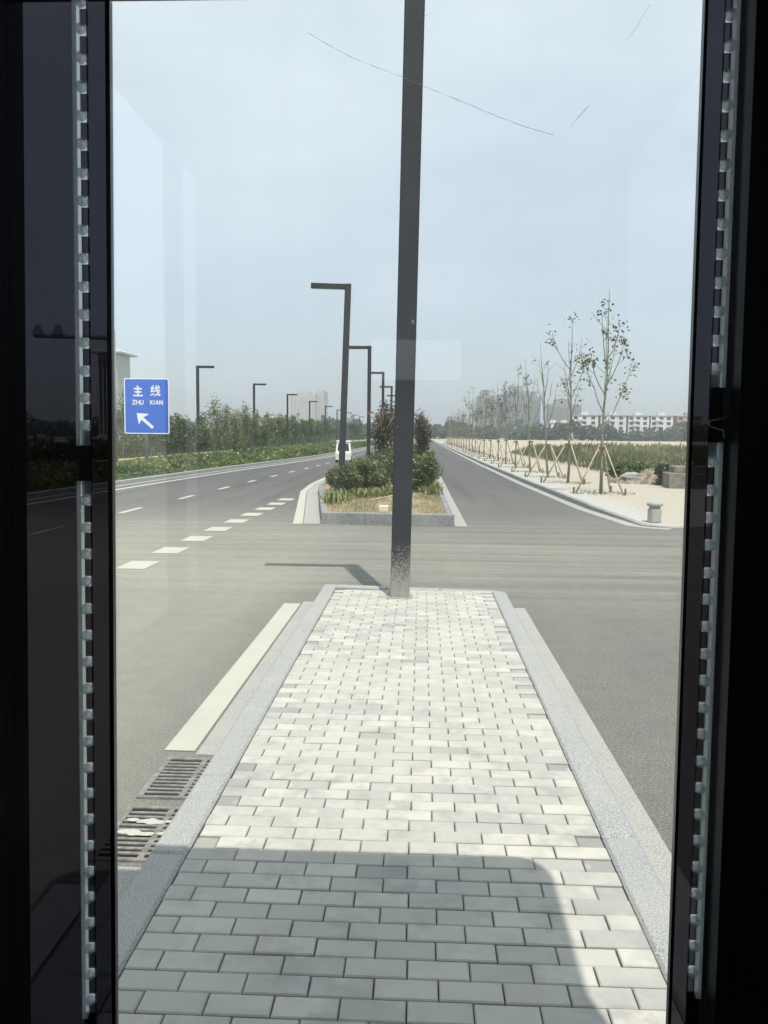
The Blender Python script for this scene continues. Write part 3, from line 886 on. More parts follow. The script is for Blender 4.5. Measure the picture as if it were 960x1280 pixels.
# ------------------------------------------------------------------ far island planting
pts = np.stack([rng.uniform(-2.5, 0.5, 9000), rng.uniform(17.75, 27, 9000), np.full(9000, 0.2)], 1)
keep = (pts[:, 0] > np.interp(pts[:, 1], [17.5, 20.5, 27.5], [-1.88, -2.25, -3.1])) & (np.sin(pts[:, 0] * 3.1 + 1.2 * np.sin(pts[:, 1] * 2.3)) + rng.normal(0, .7, 9000) > -0.35)
pts = pts[keep]
u = (pts[:, 0] - np.interp(pts[:, 1], [17.5, 27.5], [-1.9, -3.1])) / 3
pts[:, 2] = 0.165 + 0.06 * np.sin(np.pi * np.clip(u, 0, 1)) - 0.01
struct(leaf_cards(pts, 0.085, 'dry_grass', L_dry, blade=True, aspect=0.12, tints=np.clip(0.5 + 0.4 * np.sin(pts[:, 0] * 2 + pts[:, 1]) + rng.normal(0, .2, len(pts)), 0, 1)), 'stuff')

def shrub(x, y_, r, h, mat, label, n=2600, group='shrubs on the planted median', leaf=0.085):
    o = thing('shrub', label, 'shrub', (x, y_, 0.17), 0, group)
    P, T = blob_points(n, (0, 0, h * 0.54), (r, r * 0.9, h * 0.60), 11, 0.4)
    P[:, 2] = np.maximum(P[:, 2], 0.02 + rng.uniform(0, .1, len(P)))
    leaf_cards(P, leaf, 'foliage', mat, o, tints=T, aspect=0.6)
    m = MB()
    for k in range(7):
        a = k * 0.9; m.tube([(0.05 * math.cos(a), .05 * math.sin(a), 0), (r * .3 * math.cos(a), r * .3 * math.sin(a), h * .35), (r * .55 * math.cos(a), r * .55 * math.sin(a), h * .75)], [0.018, 0.013, 0.006], 5)
    m.build('stems', M_bark_br, o)
    return o
SH = [(-2.0, 22.6, 0.52, 0.84, 'dark olive rounded shrub at the left front corner of the planted median'),
      (-1.4, 23.6, 0.62, 0.82, 'leafy green shrub in front of the leaning lamp on the median'),
      (-0.75, 24.6, 0.66, 0.92, 'broad green shrub just left of the near lamp pole on the median'),
      (-0.2, 25.6, 0.6, 0.96, 'dark shrub hidden behind the near lamp pole on the median'),
      (0.12, 25.0, 0.56, 1.02, 'dark rounded shrub at the right front edge of the planted median'),
      (-2.45, 25.6, 0.58, 0.72, 'olive shrub at the foot of the leaning street lamp'),
      (-1.7, 27.2, 0.72, 0.80, 'second-row shrub right of the leaning street lamp'),
      (-0.6, 28.2, 0.75, 0.95, 'second-row shrub left of the near lamp pole'),
      (0.1, 28.6, 0.55, 1.05, 'second-row shrub at the right edge of the median')]
for i, (x, y_, r, h, lb) in enumerate(SH): shrub(x, y_, r, h, L_shrub, lb, 3200)
for i in range(12):
    y_ = 31.5 + i * 3.6
    for j, (x, sd) in enumerate(((-2.5, 'left'), (-0.9, 'middle'), (0.05, 'right'))):
        shrub(x + random.uniform(-.15, .15), y_ + random.uniform(-.6, .6), 0.85 if j < 2 else .55, random.uniform(.8, 1.1) * (.62 if j == 0 else 1), random.choice([L_shrub, L_shrub, L_mid]),
              '%s shrub back from the front corner in the %s row of the planted median' % (ORD[i + 2], sd), 1100, leaf=0.13)
def strap_plant(x, y_, n, label):
    m = MB()
    for k in range(n):
        a = random.uniform(0, 6.28); L = random.uniform(.22, .46); ln = random.uniform(.35, 1.15); w = random.uniform(.012, .022)
        b = Vector((random.gauss(0, .13), random.gauss(0, .10), 0)); d = Vector((math.cos(a), math.sin(a), 0)); sd = Vector((-d.y, d.x, 0)) * w
        p = [b, b + d * L * ln * .4 + Vector((0, 0, L * random.uniform(.4, .7))), b + d * L * ln + Vector((0, 0, L * random.uniform(.25, .85)))]
        tt = random.random()
        m.add([p[0] - sd, p[0] + sd, p[1] + sd, p[1] - sd, p[2]], [(0, 1, 2, 3), (3, 2, 4)], tt)
    tag(m.build('strap_leaf_plant', L_strap, loc=(x, y_, 0.19)), label, 'plant', 'yellow-green strap-leaved plants on the median')
for i, (x, y_) in enumerate([(-2.08, 20.6), (-2.0, 21.3), (-2.2, 21.9), (-1.32, 22.4), (-1.05, 22.7), (-0.8, 23.0), (-1.2, 22.9), (-0.5, 23.5), (-0.6, 23.2), (0.32, 24.2), (0.36, 26.6), (-1.55, 22.2)]):
    strap_plant(x, y_, 46, ['yellow-green strap-leaved clump at the left kerb, nearest the front corner', 'strap-leaved clump at the left kerb behind the front-corner clump', 'strap-leaved clump at the left kerb beside the dark olive shrub',
                            'pale strap-leaved clump behind the wooden stick, left end', 'strap-leaved clump above the left part of the wooden stick', 'strap-leaved clump above the middle of the wooden stick', 'strap-leaved clump tucked against the leafy green shrub',
                            'strap-leaved clump just left of the near lamp pole, farther back', 'strap-leaved clump just left of the near lamp pole, closer in', 'strap-leaved clump along the right kerb of the median, front one', 'strap-leaved clump along the right kerb of the median, rear one', 'strap-leaved clump right of the dark olive shrub'][i])

def small_tree(name, x, y_, h, crown_r, crown_h, mat, bark, label, group, n=1500, leaf=0.14, z=0.13, base=0.35, trunk_r=0.05, lumps=10, cat='tree', stems=1):
    o = thing(name, label, cat, (x, y_, z), 0, group)
    m = MB(); cz = h - crown_h / 2
    for s in range(stems):
        bx, by = (random.uniform(-.15, .15), random.uniform(-.15, .15)) if stems > 1 else (0, 0)
        m.tube([(bx, by, 0), (bx + random.uniform(-.05, .05), by + random.uniform(-.05, .05), h * base), (bx * 2 + random.uniform(-.1, .1), by * 2, h * .75), (bx * 3, by * 3, h * .95)], [trunk_r, trunk_r * .8, trunk_r * .4, trunk_r * .15], 7)
    for k in range(7):
        a = k * 2.4 + random.uniform(-.3, .3); z0 = h * random.uniform(base, .65)
        m.tube([(0, 0, z0), (crown_r * .4 * math.cos(a), crown_r * .4 * math.sin(a), z0 + crown_h * .22), (crown_r * .8 * math.cos(a), crown_r * .8 * math.sin(a), z0 + crown_h * .45)], [trunk_r * .5, trunk_r * .3, trunk_r * .1], 5)
    m.build('trunk', bark, o, True)
    P, T = blob_points(n, (0, 0, cz), (crown_r, crown_r, crown_h * .62), lumps, 0.5)
    P = P[P[:, 2] > 0.15]; T = T[:len(P)]
    leaf_cards(P, leaf, 'crown', mat, o, tints=T)
    return o
GP = 'young plum trees on the planted median'
for i in range(11):
    y_ = 33 + i * 6.2
    small_tree('plum_tree', -1.55 + random.uniform(-.25, .25) - 0.012 * i * 3, y_, random.uniform(2.8, 3.4), 0.85, 2.1, L_plum if i % 3 != 2 else L_dark, M_bark_pk if i == 0 else M_bark_br,
               'young dark-leaved tree with a pale forked trunk, nearest on the planted median' if i == 0 else '%s dark-leaved tree in the middle of the planted median, counted from the front' % ORD[i], GP, 1150, 0.12, z=0.2, base=.4, trunk_r=.045)
for i in range(7):
    y_ = 38 + i * 7.5
    small_tree('plum_tree', 0.05 + random.uniform(-.1, .1), y_, random.uniform(2.5, 3.2), 0.6, 2.1, L_dark if i % 2 else L_plum, M_bark_br,
               '%s dark-leaved tree by the right kerb of the planted median, counted from the front' % ORD[i], GP, 900, 0.12, z=0.2, base=.4, trunk_r=.04)

# ------------------------------------------------------------------ left verge planting
n = 52000
Y = 8 + 150 * rng.uniform(0, 1, n) ** 1.7
xl = np.interp(Y, [p[1] for p in LK], [p[0] for p in LK]) - 0.28
X = xl + (-16.6 - xl) * rng.uniform(0, 1, n)
hh = 0.34 + 0.12 * np.sin(X * 1.9 + Y * .35) + 0.10 * np.sin(Y * .8 + 1.7 * np.cos(X))
hh *= np.clip((xl - X) / 0.5 + .4, .4, 1.0)
flat = np.clip((Y - 30) / 18, 0, 1) * np.clip((xl - X) / 3, 0, 1); hh = hh * (1 - 0.62 * flat)
Z = 0.12 + hh * rng.uniform(.15, 1, n)
T = np.clip(0.42 + 0.38 * np.sin(X * 1.3 + .6 * Y + 1.2 * np.sin(.5 * Y)) + rng.normal(0, .2, n) + 0.2 * flat, 0, 1)
struct(leaf_cards(np.stack([X, Y, Z], 1), 0.11 + 0.0022 * Y, 'ground_cover', L_cover, tints=T, aspect=.6), 'stuff')

def hedge(name, x0, x1, y0, y1, h, label, mat=L_dark, n=9000):
    o = thing(name, label, 'hedge', ((x0 + x1) / 2, (y0 + y1) / 2, 0.11))
    L, W = (y1 - y0) / 2, (x1 - x0) / 2
    X = rng.uniform(-W, W, n); Y_ = rng.uniform(-L, L, n)
    Z = (h + 0.16 * np.sin(Y_ * .9) + .10 * np.sin(Y_ * 2.3 + X)) * rng.uniform(0.02, 1, n) ** .7
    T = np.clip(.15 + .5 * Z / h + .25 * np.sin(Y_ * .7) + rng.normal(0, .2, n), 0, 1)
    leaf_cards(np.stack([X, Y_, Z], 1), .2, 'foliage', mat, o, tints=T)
    m = MB()
    for k in range(40):
        x, y_ = random.uniform(-W * .7, W * .7), random.uniform(-L, L)
        m.tube([(x, y_, 0), (x + random.uniform(-.1, .1), y_ + random.uniform(-.1, .1), h * .8)], [.02, .008], 5)
    m.build('stems', M_bark_br, o)
hedge('hedge', -21.4, -19.7, 34, 66, 1.15, 'dark hedge behind the blue sign, beyond the pale path', n=11000)
hedge('hedge', -21.4, -19.7, 66.5, 110, 1.15, 'hedge under the pale feathery trees beyond the first verge lamp', n=11000)
hedge('hedge', -21.4, -19.7, 110.5, 190, 1.3, 'far hedge of the left verge in front of the hazy grey block', n=13000)

GTL = 'trees along the left verge'
def at_px(px, y_): return (px - 527) * y_ / F
specs = [  # px, distance, height, radius, crown height, leaf, kind
 (150, 56, 4.4, .9, 3.6, L_mid, 'slender green'), (166, 60, 3.2, 1.0, 2.8, L_mid, 'leafy green'), (186, 57, 2.9, .9, 2.5, L_dark, 'dark bushy'), (203, 55, 3.2, .7, 2.9, L_dark, 'narrow dark conical'),
 (216, 58, 3.1, .75, 2.8, L_dark, 'dark upright'), (226, 56, 3.5, .65, 3.1, L_dark, 'tall narrow dark'), (238, 56, 2.9, .9, 2.6, L_mid, 'mid green bushy'), (251, 55, 2.8, .8, 2.5, L_dark, 'low dark'),
 (268, 68, 4.7, .9, 4.2, L_pale, 'tall pale feathery'), (280, 71, 4.6, .9, 4.1, L_pale, 'pale feathery'), (293, 69, 4.1, 1.0, 3.6, L_pale, 'pale yellow-green'), (304, 74, 4.7, .8, 4.2, L_pale, 'tall thin pale'),
 (314, 76, 4.0, 1.0, 3.6, L_pale, 'light green spreading'), (326, 79, 3.7, 1.1, 3.3, L_mid, 'round green'), (335, 100, 4.9, 1.2, 3.8, L_pale, 'pale broad'), (346, 104, 4.6, 1.2, 3.6, L_pale, 'pale rounded'),
 (357, 110, 4.2, 1.2, 3.2, L_mid, 'green rounded'), (367, 122, 4.0, 1.3, 3.2, L_mid, 'smaller green'), (377, 132, 4.2, 1.4, 3.3, L_dark, 'dark rounded'), (387, 140, 4.6, 1.4, 3.6, L_dark, 'dark broad'),
 (397, 150, 4.5, 1.5, 3.6, L_mid, 'green broad'), (405, 160, 4.8, 1.5, 3.8, L_dark, 'dark dense'), (413, 172, 4.5, 1.6, 3.6, L_dark, 'far dark'), (420, 184, 4.9, 1.6, 4.0, L_mid, 'far green'),
 (441, 195, 6.2, 1.5, 5.2, L_dark, 'tall dark conical'), (449, 205, 6.0, 1.7, 5.0, L_dark, 'dark bluish')]
for i, (px, y_, h, r, ch, lm, kd) in enumerate(specs):
    h, ch = h * .93, ch * .93
    small_tree('verge_tree', at_px(px, y_), y_, h, r, ch, L_mid if lm is L_dark and i % 3 else lm, M_bark, '%s tree, %s from the left in the verge tree belt' % (kd, ORD[i]), GTL, 1500 if lm is not L_pale else 1150, .17 if y_ < 95 else .26, z=.11, base=.2, trunk_r=.04, lumps=14, stems=1 if lm is not L_pale else 4)
# far woods that read as one mass along the horizon
def wood(name, x0, x1, y0, y1, h, n, mat, size):
    X = rng.uniform(x0, x1, n); Y_ = rng.uniform(y0, y1, n)
    top = h * (.62 + .22 * np.sin(X * .11) + .16 * np.sin(X * .37 + 1.3) + .12 * np.sin(X * .9 + .6))
    Z = np.maximum(.4, top) * rng.uniform(0, 1, n) ** .7
    T = np.clip(.25 + .35 * Z / h + .3 * np.sin(X * .5) + rng.normal(0, .15, n), 0, 1)
    struct(leaf_cards(np.stack([X, Y_, Z], 1), size, name, mat, tints=T, aspect=.8), 'stuff')
wood('distant_wood', 40, 330, 395, 412, 8.5, 12000, L_far, 1.9)
wood('distant_wood', 20, 260, 620, 650, 13, 7000, L_far, 3.0)
wood('distant_wood', -330, -18, 300, 330, 8, 12000, L_far, 1.9)
wood('distant_wood', -40, 40, 440, 470, 9, 4000, L_far, 2.2)
for px, y_ in ((548, 190), (556, 170), (563, 150), (572, 160), (582, 185), (590, 200)):
    pass

# ------------------------------------------------------------------ buildings
M_apt = plain('apartment_white', (0.62, 0.62, 0.60), 0.8, 0.08, 0.3, obj=False)
M_apt_pk = plain('apartment_pink', (0.46, 0.33, 0.29), 0.8, 0.08, 0.3, obj=False)
M_apt_roof = plain('apartment_roof', (0.42, 0.40, 0.38), 0.8, 0.15, 0.5, obj=False)
M_win = plain('dark_window', (0.05, 0.06, 0.07), 0.25, 0.2, 0.5)
M_tower = plain('tower_grey', (0.23, 0.235, 0.24), 0.8, 0.08, 0.1, obj=False)
M_block = plain('pale_block', (0.42, 0.43, 0.43), 0.8, 0.08, 0.1, obj=False)
M_block_d = plain('pale_block_strip', (0.35, 0.365, 0.375), 0.6, 0.1, 0.1)
M_tower_d = plain('tower_strip', (0.05, 0.057, 0.066), 0.5, 0.1, 0.1)
M_wbld = plain('cream_panel', (0.40, 0.41, 0.41), 0.7, 0.06, 0.3)
wm = MB(); wm.box(-1.15, 1.15, -0.05, 0.3, 0, 1.7); win_me = None
def apartment(x, y_, w, floors, mat, label, bays):
    h = floors * 2.95; d = 11
    o = thing('apartment_block', label, 'apartment block', (x, y_, -0.02), 0, 'white apartment blocks beyond the field'); o.scale = (1, 1, .84)
    m = MB(); m.box(-w / 2, w / 2, 0, d, 0, h); m.build('wall', mat, o)
    m = MB(); m.box(-w / 2 - .4, w / 2 + .4, -.4, d + .4, h, h + .5); 
    rf = m.build('roof', M_apt_roof, o)
    m = MB()
    for k in range(bays // 2): 
        xx = -w / 2 + w * (k + .5) / (bays // 2); m.box(xx - 1.7, xx + 1.7, 1, 6, h + .5, h + 2.2)
    m.build('stair_head', mat, rf)
    global win_me
    for f in range(floors):
        for b in range(bays):
            xx = -w / 2 + w * (b + .5) / bays
            if win_me is None:
                wo_ = wm.build('window', M_win, o); win_me = wo_.data
            else: wo_ = link('window', win_me, o)
            wo_.location = (xx - .35, -0.02, f * 2.95 + .75); wo_.scale = (.8, 1, 1)
    for b in range(bays // 2):
        xx = -w / 2 + w * (2 * b + 1) / bays
        m = MB()
        for f in range(1, floors): m.box(xx - 1.5, xx + 1.5, -1.3, -.06, f * 2.95 - .15, f * 2.95 + .95)
        m.build('balcony', mat, o)
YB = 430
for (px0, px1, fl, mat, lb) in ((712, 744, 5, M_apt, 'white apartment block seen behind the nearest sapling trunk'), (747, 778, 5, M_apt, 'white apartment block just right of the nearest sapling'),
                                (781, 806, 5, M_apt, 'white balconied apartment block second from the pinkish block'), (808, 835, 5, M_apt, 'white balconied apartment block next to the pinkish block'), (840, 870, 5, M_apt_pk, 'pinkish apartment block at the right frame edge')):
    x0, x1 = at_px(px0, YB), at_px(px1, YB); w = x1 - x0
    apartment((x0 + x1) / 2, YB, w, fl, mat, lb, max(3, int(w / 3.4)))
x0, x1 = at_px(682, 520), at_px(710, 520)
apartment((x0 + x1) / 2, 520, x1 - x0, 4, M_apt, 'lower white block behind the second and third saplings', 4)
def tower(x0, x1, y_, h, label, mat=M_tower, cap=6, strips=9, group='hazy grey tower blocks', depth=26, strip_mat=None):
    w = x1 - x0
    o = thing('tower_block', label, 'tower block', ((x0 + x1) / 2, y_, -0.02), 0, group)
    m = MB(); m.box(-w / 2, w / 2, 0, depth, 0, h); m.build('wall', mat, o)
    for k in range(strips):
        xx = -w / 2 + w * (k + .5) / strips; m = MB(); m.box(xx - w / strips * .26, xx + w / strips * .26, -.15, .3, 3, h - 2.5 - (k % 3) * 1.2); m.build('window_strip', strip_mat or M_tower_d, o)
    m = MB(); m.box(-w * .3, w * .22, depth * .2, depth * .8, h, h + cap); m.build('roof_house', mat, o)
YT = 950
def th(ytop): return (547 - ytop) * YT / F + HC
tower(at_px(596, YT), at_px(617, YT), YT, th(497), 'left slab of the hazy tower group behind the saplings')
tower(at_px(618, YT + 40), at_px(629, YT + 40), YT + 40, th(500), 'narrow hazy tower between the left slab and the tallest one', strips=5)
tower(at_px(630, YT + 10), at_px(659, YT + 10), YT + 10, th(491), 'tallest hazy tower in the middle of the group behind the saplings', strips=11)
tower(at_px(660, YT + 60), at_px(673, YT + 60), YT + 60, th(495), 'hazy tower attached right of the tallest one', strips=5)
tower(at_px(684, YT + 30), at_px(723, YT + 30), YT + 30, th(506), 'right-hand hazy tower slab behind the second sapling', strips=13)
tower(at_px(362, 620), at_px(394, 620), 620, (543 - 489) * 620 / F, 'pale grey block behind the left verge lamps, wider half', M_block, 1.5, 7, strip_mat=M_block_d)
tower(at_px(394.5, 625), at_px(405, 625), 625, (543 - 486) * 625 / F, 'pale grey block behind the left verge lamps, narrow half', M_block, 1, 3, strip_mat=M_block_d)
# white hall at the far left
hall = thing('white_tower', 'tall white building with overhanging pale roof behind the blue sign', 'building', (at_px(149.5, 200) - 3.1, 200, 0))
m = MB(); m.box(-2.4, 2.1, 0, 9, 0, 20.0); m.build('wall', M_wbld, hall)
for k in range(4):
    m = MB(); m.box(-2.1 + k * 1.0, -1.6 + k * 1.0, -.12, .3, 1.5, 18.6); m.build('window_strip', M_tower_d, hall)
m = MB()
m.add([(-4.2, -1.6, 20.6), (3.4, -1.6, 20.6), (3.4, 11, 20.6), (-4.2, 11, 20.6), (-2.6, 2, 21.5), (1.0, 2, 21.5), (1.0, 8, 21.5), (-2.6, 8, 21.5), (-4.2, -1.6, 20.25), (3.4, -1.6, 20.25), (3.4, 11, 20.25), (-4.2, 11, 20.25)],
      [(0, 1, 5, 4), (1, 2, 6, 5), (2, 3, 7, 6), (3, 0, 4, 7), (4, 5, 6, 7), (8, 9, 1, 0), (9, 10, 2, 1), (10, 11, 3, 2), (11, 8, 0, 3), (11, 10, 9, 8)])
m.build('roof', M_wbld, hall)
# mast arm beside the left road, seen through the tinted pane
mast = thing('mast_arm', 'dark mast with a long arm and two hooded lights, seen through the left tinted pane', 'traffic mast', (at_px(140.5, 44), 44, 0.12))
m = MB(); m.tube([(0, 0, 0), (0, 0, 6.9)], [.11, .085], 10); m.build('pole', M_steel, mast, True)
m = MB(); m.tube([(-.05, -.1, 6.55), (-4.1, -.1, 6.62)], [.13, .10], 8); m.build('arm', M_steel, mast, True)
for xx in (-3.9, -2.85):
    m = MB(); m.add([(xx - .32, -.25, 6.68), (xx + .32, -.25, 6.68), (xx + .32, .1, 6.68), (xx - .32, .1, 6.68), (xx - .05, -.2, 7.2), (xx + .05, -.2, 7.2), (xx + .05, .05, 7.2), (xx - .05, .05, 7.2)],
        [(3, 2, 1, 0), (0, 1, 5, 4), (1, 2, 6, 5), (2, 3, 7, 6), (3, 0, 4, 7), (4, 5, 6, 7)]); m.build('hooded_light', M_steel, mast)

# ------------------------------------------------------------------ white utility cart on the left road
M_cart = plain('cart_white', (0.72, 0.72, 0.66), 0.4, 0.06, 3)
M_tyre = plain('tyre', (0.02, 0.02, 0.02), 0.85)
M_dkglass = plain('cart_glass', (0.03, 0.035, 0.04), 0.15)
cart = thing('utility_cart', 'small white utility cart on the left road, half hidden by the leaning lamp', 'cart', (-5.16, 57.0, 0.0), R(3)); cart.scale = (.82, .85, .90)
m = MB(); m.bbox(-.62, .62, -1.0, 1.15, .22, .78, .05); m.build('body', M_cart, cart)
m = MB()
m.add([(-.60, -.95, .785), (.60, -.95, .785), (.60, -.2, .785), (-.60, -.2, .785), (-.52, -.72, 1.5), (.52, -.72, 1.5), (.52, -.25, 1.5), (-.52, -.25, 1.5)],
      [(0, 1, 5, 4), (1, 2, 6, 5), (2, 3, 7, 6), (3, 0, 4, 7), (4, 5, 6, 7)])
cab = m.build('cab', M_cart, cart)
m = MB(); m.add([(-.47, -.945, .86), (.47, -.945, .86), (.41, -.76, 1.40), (-.41, -.76, 1.40)], [(0, 1, 2, 3)]); m.build('windscreen', M_dkglass, cab)
m = MB(); m.bbox(-.58, .58, -.78, 1.1, 1.505, 1.6, .03); m.build('canopy', M_cart, cart)
for sx in (-1, 1):
    m = MB(); m.tube([(sx * .52, 1.0, .78), (sx * .52, 1.0, 1.5)], .035, 6); m.build('post', M_cart, cart)
    m = MB(); m.lathe([(.0, 0), (.09, .0), (.09, .03)], 12); hl = m.build('headlight', M_white, cart, loc=(sx * .42, -1.002, .62)); hl.rotation_euler = (R(90), 0, 0)
    for yy in (-.65, .8):
        w_ = link('wheel', None, cart, (sx * .58, yy, .24)); w_.rotation_euler = (0, R(90), 0)
        m = MB(); m.lathe([(.15, -.07), (.22, -.07), (.24, -.04), (.24, .04), (.22, .07), (.15, .07)], 18); m.build('tyre', M_tyre, w_, True)
        m = MB(); m.lathe([(.145, -.06), (.145, .075)], 14); m.build('rim', M_steel, w_)

# ------------------------------------------------------------------ glass booth round the camera
YF = 1.25                                  # front frame
S = YF / 1.85
BX0, BX1, BY0 = -0.95, 0.86, -1.75
ZR = 3.06                                  # underside of the roof
booth = thing('glass_booth', 'dark framed glass booth the view looks out of, with tinted side panes', 'booth', (0, YF, 0.15))
def bp(mb, name, mat, parent=booth, **k):
    mb.v = [(x, y_ - YF, z - 0.15) for x, y_, z in mb.v]
    return mb.build(name, mat, parent, **k)
def edge_x(b, t_, z):
    """the front frame leans a hair, as in the photograph"""
    return S * (b + (t_ - b) * (HC + (z - HC) / S - 0.5) / 2.24)
ZB, ZT = 0.205, ZR - 0.002
PZ0, PZ1 = 0.27, 2.50
def slanted(mb, xb0, xt0, xb1, xt1, y0, y1, z0=ZB, z1=ZT):
    v = [(edge_x(xb0, xt0, z), y, z) if s == 0 else (edge_x(xb1, xt1, z), y, z) for z in (z0, z1) for y in (y0, y1) for s in (0, 1)]
    mb.add(v, [(0, 2, 3, 1), (4, 5, 7, 6), (0, 1, 5, 4), (2, 6, 7, 3), (0, 4, 6, 2), (1, 3, 7, 5)])
def schlick(t, r0):
    f = t.n('LayerWeight', in_Blend=0.5).outputs['Facing']
    return t.math('ADD', t.math('MULTIPLY', t.math('POWER', f, 5.0), 1 - r0), r0)
def clear_glass():
    t = NT('clear_pane')
    p = t.pos()
    n = t.noise(p, 3.2, 5, 0.6); s = t.noise(t.pos((13, 13, 0.8)), 1.0, 4, 0.5); sp = t.noise(p, 220, 2, 0.5)
    tr = t.n('BsdfTransparent', i0=(0.985, 0.99, 0.988, 1))
    gl = t.n('BsdfGlossy', in_Roughness=0.0, in_Color=(1, 1, 1, 1))
    fr = schlick(t, 0.075)
    m1 = t.n('MixShader', i0=fr, i1=tr.outputs[0], i2=gl.outputs[0])
    du = t.n('BsdfTranslucent', i0=(0.8, 0.8, 0.78, 1))
    d = t.math('ADD', t.ramp(n, .35, .75, 0.006, 0.025), t.ramp(s, .5, .78, 0, .02))
    d = t.math('ADD', d, t.ramp(sp, .73, .78, 0, .06))
    m2 = t.n('MixShader', i0=d, i1=m1.outputs[0], i2=du.outputs[0])
    t.t.links.new(m2.outputs[0], t.out.inputs[0])
    return t.m
def tint_glass(name, k):
    t = NT(name)
    tr = t.n('BsdfTransparent', i0=c4(k))
    gl = t.n('BsdfGlossy', in_Roughness=0.02)
    fr = schlick(t, 0.03)
    m1 = t.n('MixShader', i0=fr, i1=tr.outputs[0], i2=gl.outputs[0])
    t.t.links.new(m1.outputs[0], t.out.inputs[0])
    return t.m
M_clear = clear_glass()
M_tint = tint_glass('tinted_pane', (0.195, 0.194, 0.212))       # two faces per pane
M_sideclear = tint_glass('clear_side_pane', (0.93, 0.95, 0.95))
M_tint3 = tint_glass('light_side_pane', (0.78, 0.79, 0.80))
M_tint2 = tint_glass('tinted_side_pane', (0.6, 0.61, 0.62))
def plastic():
    t = NT('clear_plastic')
    n = t.noise(t.pos(obj=True), 30, 3)
    p = t.n('BsdfPrincipled', in_Base_Color=(0.80, 0.90, 0.92, 1), in_Roughness=0.2)
    p.inputs['IOR'].default_value = 1.45
    tr = t.n('BsdfTranslucent', i0=(0.86, 0.95, 0.97, 1))
    m1 = t.n('MixShader', i0=t.ramp(n, .3, .7, .66, .84), i1=p.outputs[0], i2=tr.outputs[0])
    t2 = t.n('BsdfTransparent'); m2 = t.n('MixShader', i0=.50, i1=m1.outputs[0], i2=t2.outputs[0])
    t.t.links.new(m2.outputs[0], t.out.inputs[0]); return t.m
M_plastic = plastic()

m = MB(); slanted(m, -0.688, -0.660, 0.572, 0.560, YF - .004, YF + .004, PZ0, PZ1); pane = bp(m, 'clear_pane', M_clear)
m = MB(); slanted(m, -0.926, -0.882, -0.7626, -0.7366, YF - .004, YF + .004, PZ0, PZ1); bp(m, 'tinted_pane', M_tint)
m = MB(); slanted(m, -0.737, -0.711, -0.690, -0.662, YF - .004, YF + .004, PZ0, PZ1); bp(m, 'tinted_pane', M_tint)
m = MB(); slanted(m, 0.574, 0.562, 0.613, 0.602, YF - .004, YF + .004, PZ0, PZ1); bp(m, 'tinted_pane', M_tint)
m = MB(); slanted(m, 0.6386, 0.6276, 0.655, 0.645, YF - .004, YF + .004, PZ0, PZ1); bp(m, 'tinted_pane', M_tint)
# edge trims of the panes
m = MB(); slanted(m, -0.697, -0.670, -0.687, -0.660, YF - .006, YF + .0055, PZ0 - .01, PZ1 - .002); bp(m, 'edge_trim', M_black)
m = MB(); slanted(m, 0.571, 0.559, 0.578, 0.566, YF - .006, YF + .0055, PZ0 - .01, PZ1 - .002); bp(m, 'edge_trim', M_black)
# front posts
m = MB(); slanted(m, -.99 / S, -.99 / S, -0.926, -0.882, YF - .05, YF + .05); bp(m, 'corner_post', M_black)
m = MB(); slanted(m, -0.946, -0.902, -0.938, -0.894, YF - .054, YF - .0505, 0.26, 2.7); bp(m, 'post_seam', M_dark_wall)
m = MB(); slanted(m, 0.650, 0.638, .87 / S, .87 / S, YF - .05, YF + .05); bp(m, 'corner_post', M_black)
def zr_at(px, py, y_):
    r_ = M.T @ np.array([(px - CX) / F, (py - CY) / F, 1.0]); return HC + r_[2] / r_[1] * y_
zh = zr_at(850, 1.0, YF + .045) + .008
m = MB(); m.box(edge_x(-.926, -.882, 2.5), edge_x(.65, .638, 2.5), YF - .045, YF + .045, zh, ZT - .001); bp(m, 'header', M_black)
m = MB(); m.box(-0.66, 0.45, YF - .045, YF + .045, 0.206, 0.262); bp(m, 'threshold', M_black)
# side and rear walls with windows
SB, ST = 1.15, 3.0
def side(xa, xb, ys, panes):
    m = MB()
    m.box(xa, xb, BY0, YF - .052, 0.156, SB); m.box(xa, xb, BY0, YF - .052, ST, ZR - .002)
    for y0, y1 in ys: m.box(xa, xb, y0, y1, SB + .0005, ST - .0005)
    bp(m, 'side_wall', M_dark_wall)
    for y0, y1, mt in panes:
        m = MB(); xm = (xa + xb) / 2; m.box(xm - .003, xm + .003, y0, y1, SB, ST); bp(m, 'side_window', mt)
side(-.99, -.93, [(BY0, -1.27), (-.86, -.80), (-.08, YF - .052)], [(-1.27, -.86, M_tint3), (-.80, -.08, M_sideclear)])
side(.81, .87, [(BY0, -1.3), (-.2, YF - .052)], [(-1.3, -.2, M_tint2)])
m = MB()
m.box(-.93, .81, BY0 - .06, BY0, 0.156, 2.12); m.box(-.93, .81, BY0 - .06, BY0, 2.32, ZR - .002)
m.box(-.93, -.25, BY0 - .06, BY0, 2.1205, 2.3195); m.box(.19, .81, BY0 - .06, BY0, 2.1205, 2.3195); bp(m, 'rear_wall', M_dark_wall)
m = MB(); m.box(-.25, .19, BY0 - .033, BY0 - .027, 2.1205, 2.3195); bp(m, 'rear_window', M_tint2)
m = MB(); m.box(-.93, .81, BY0, YF + .05, 0.156, 0.20); bp(m, 'floor_plate', M_dark_wall)
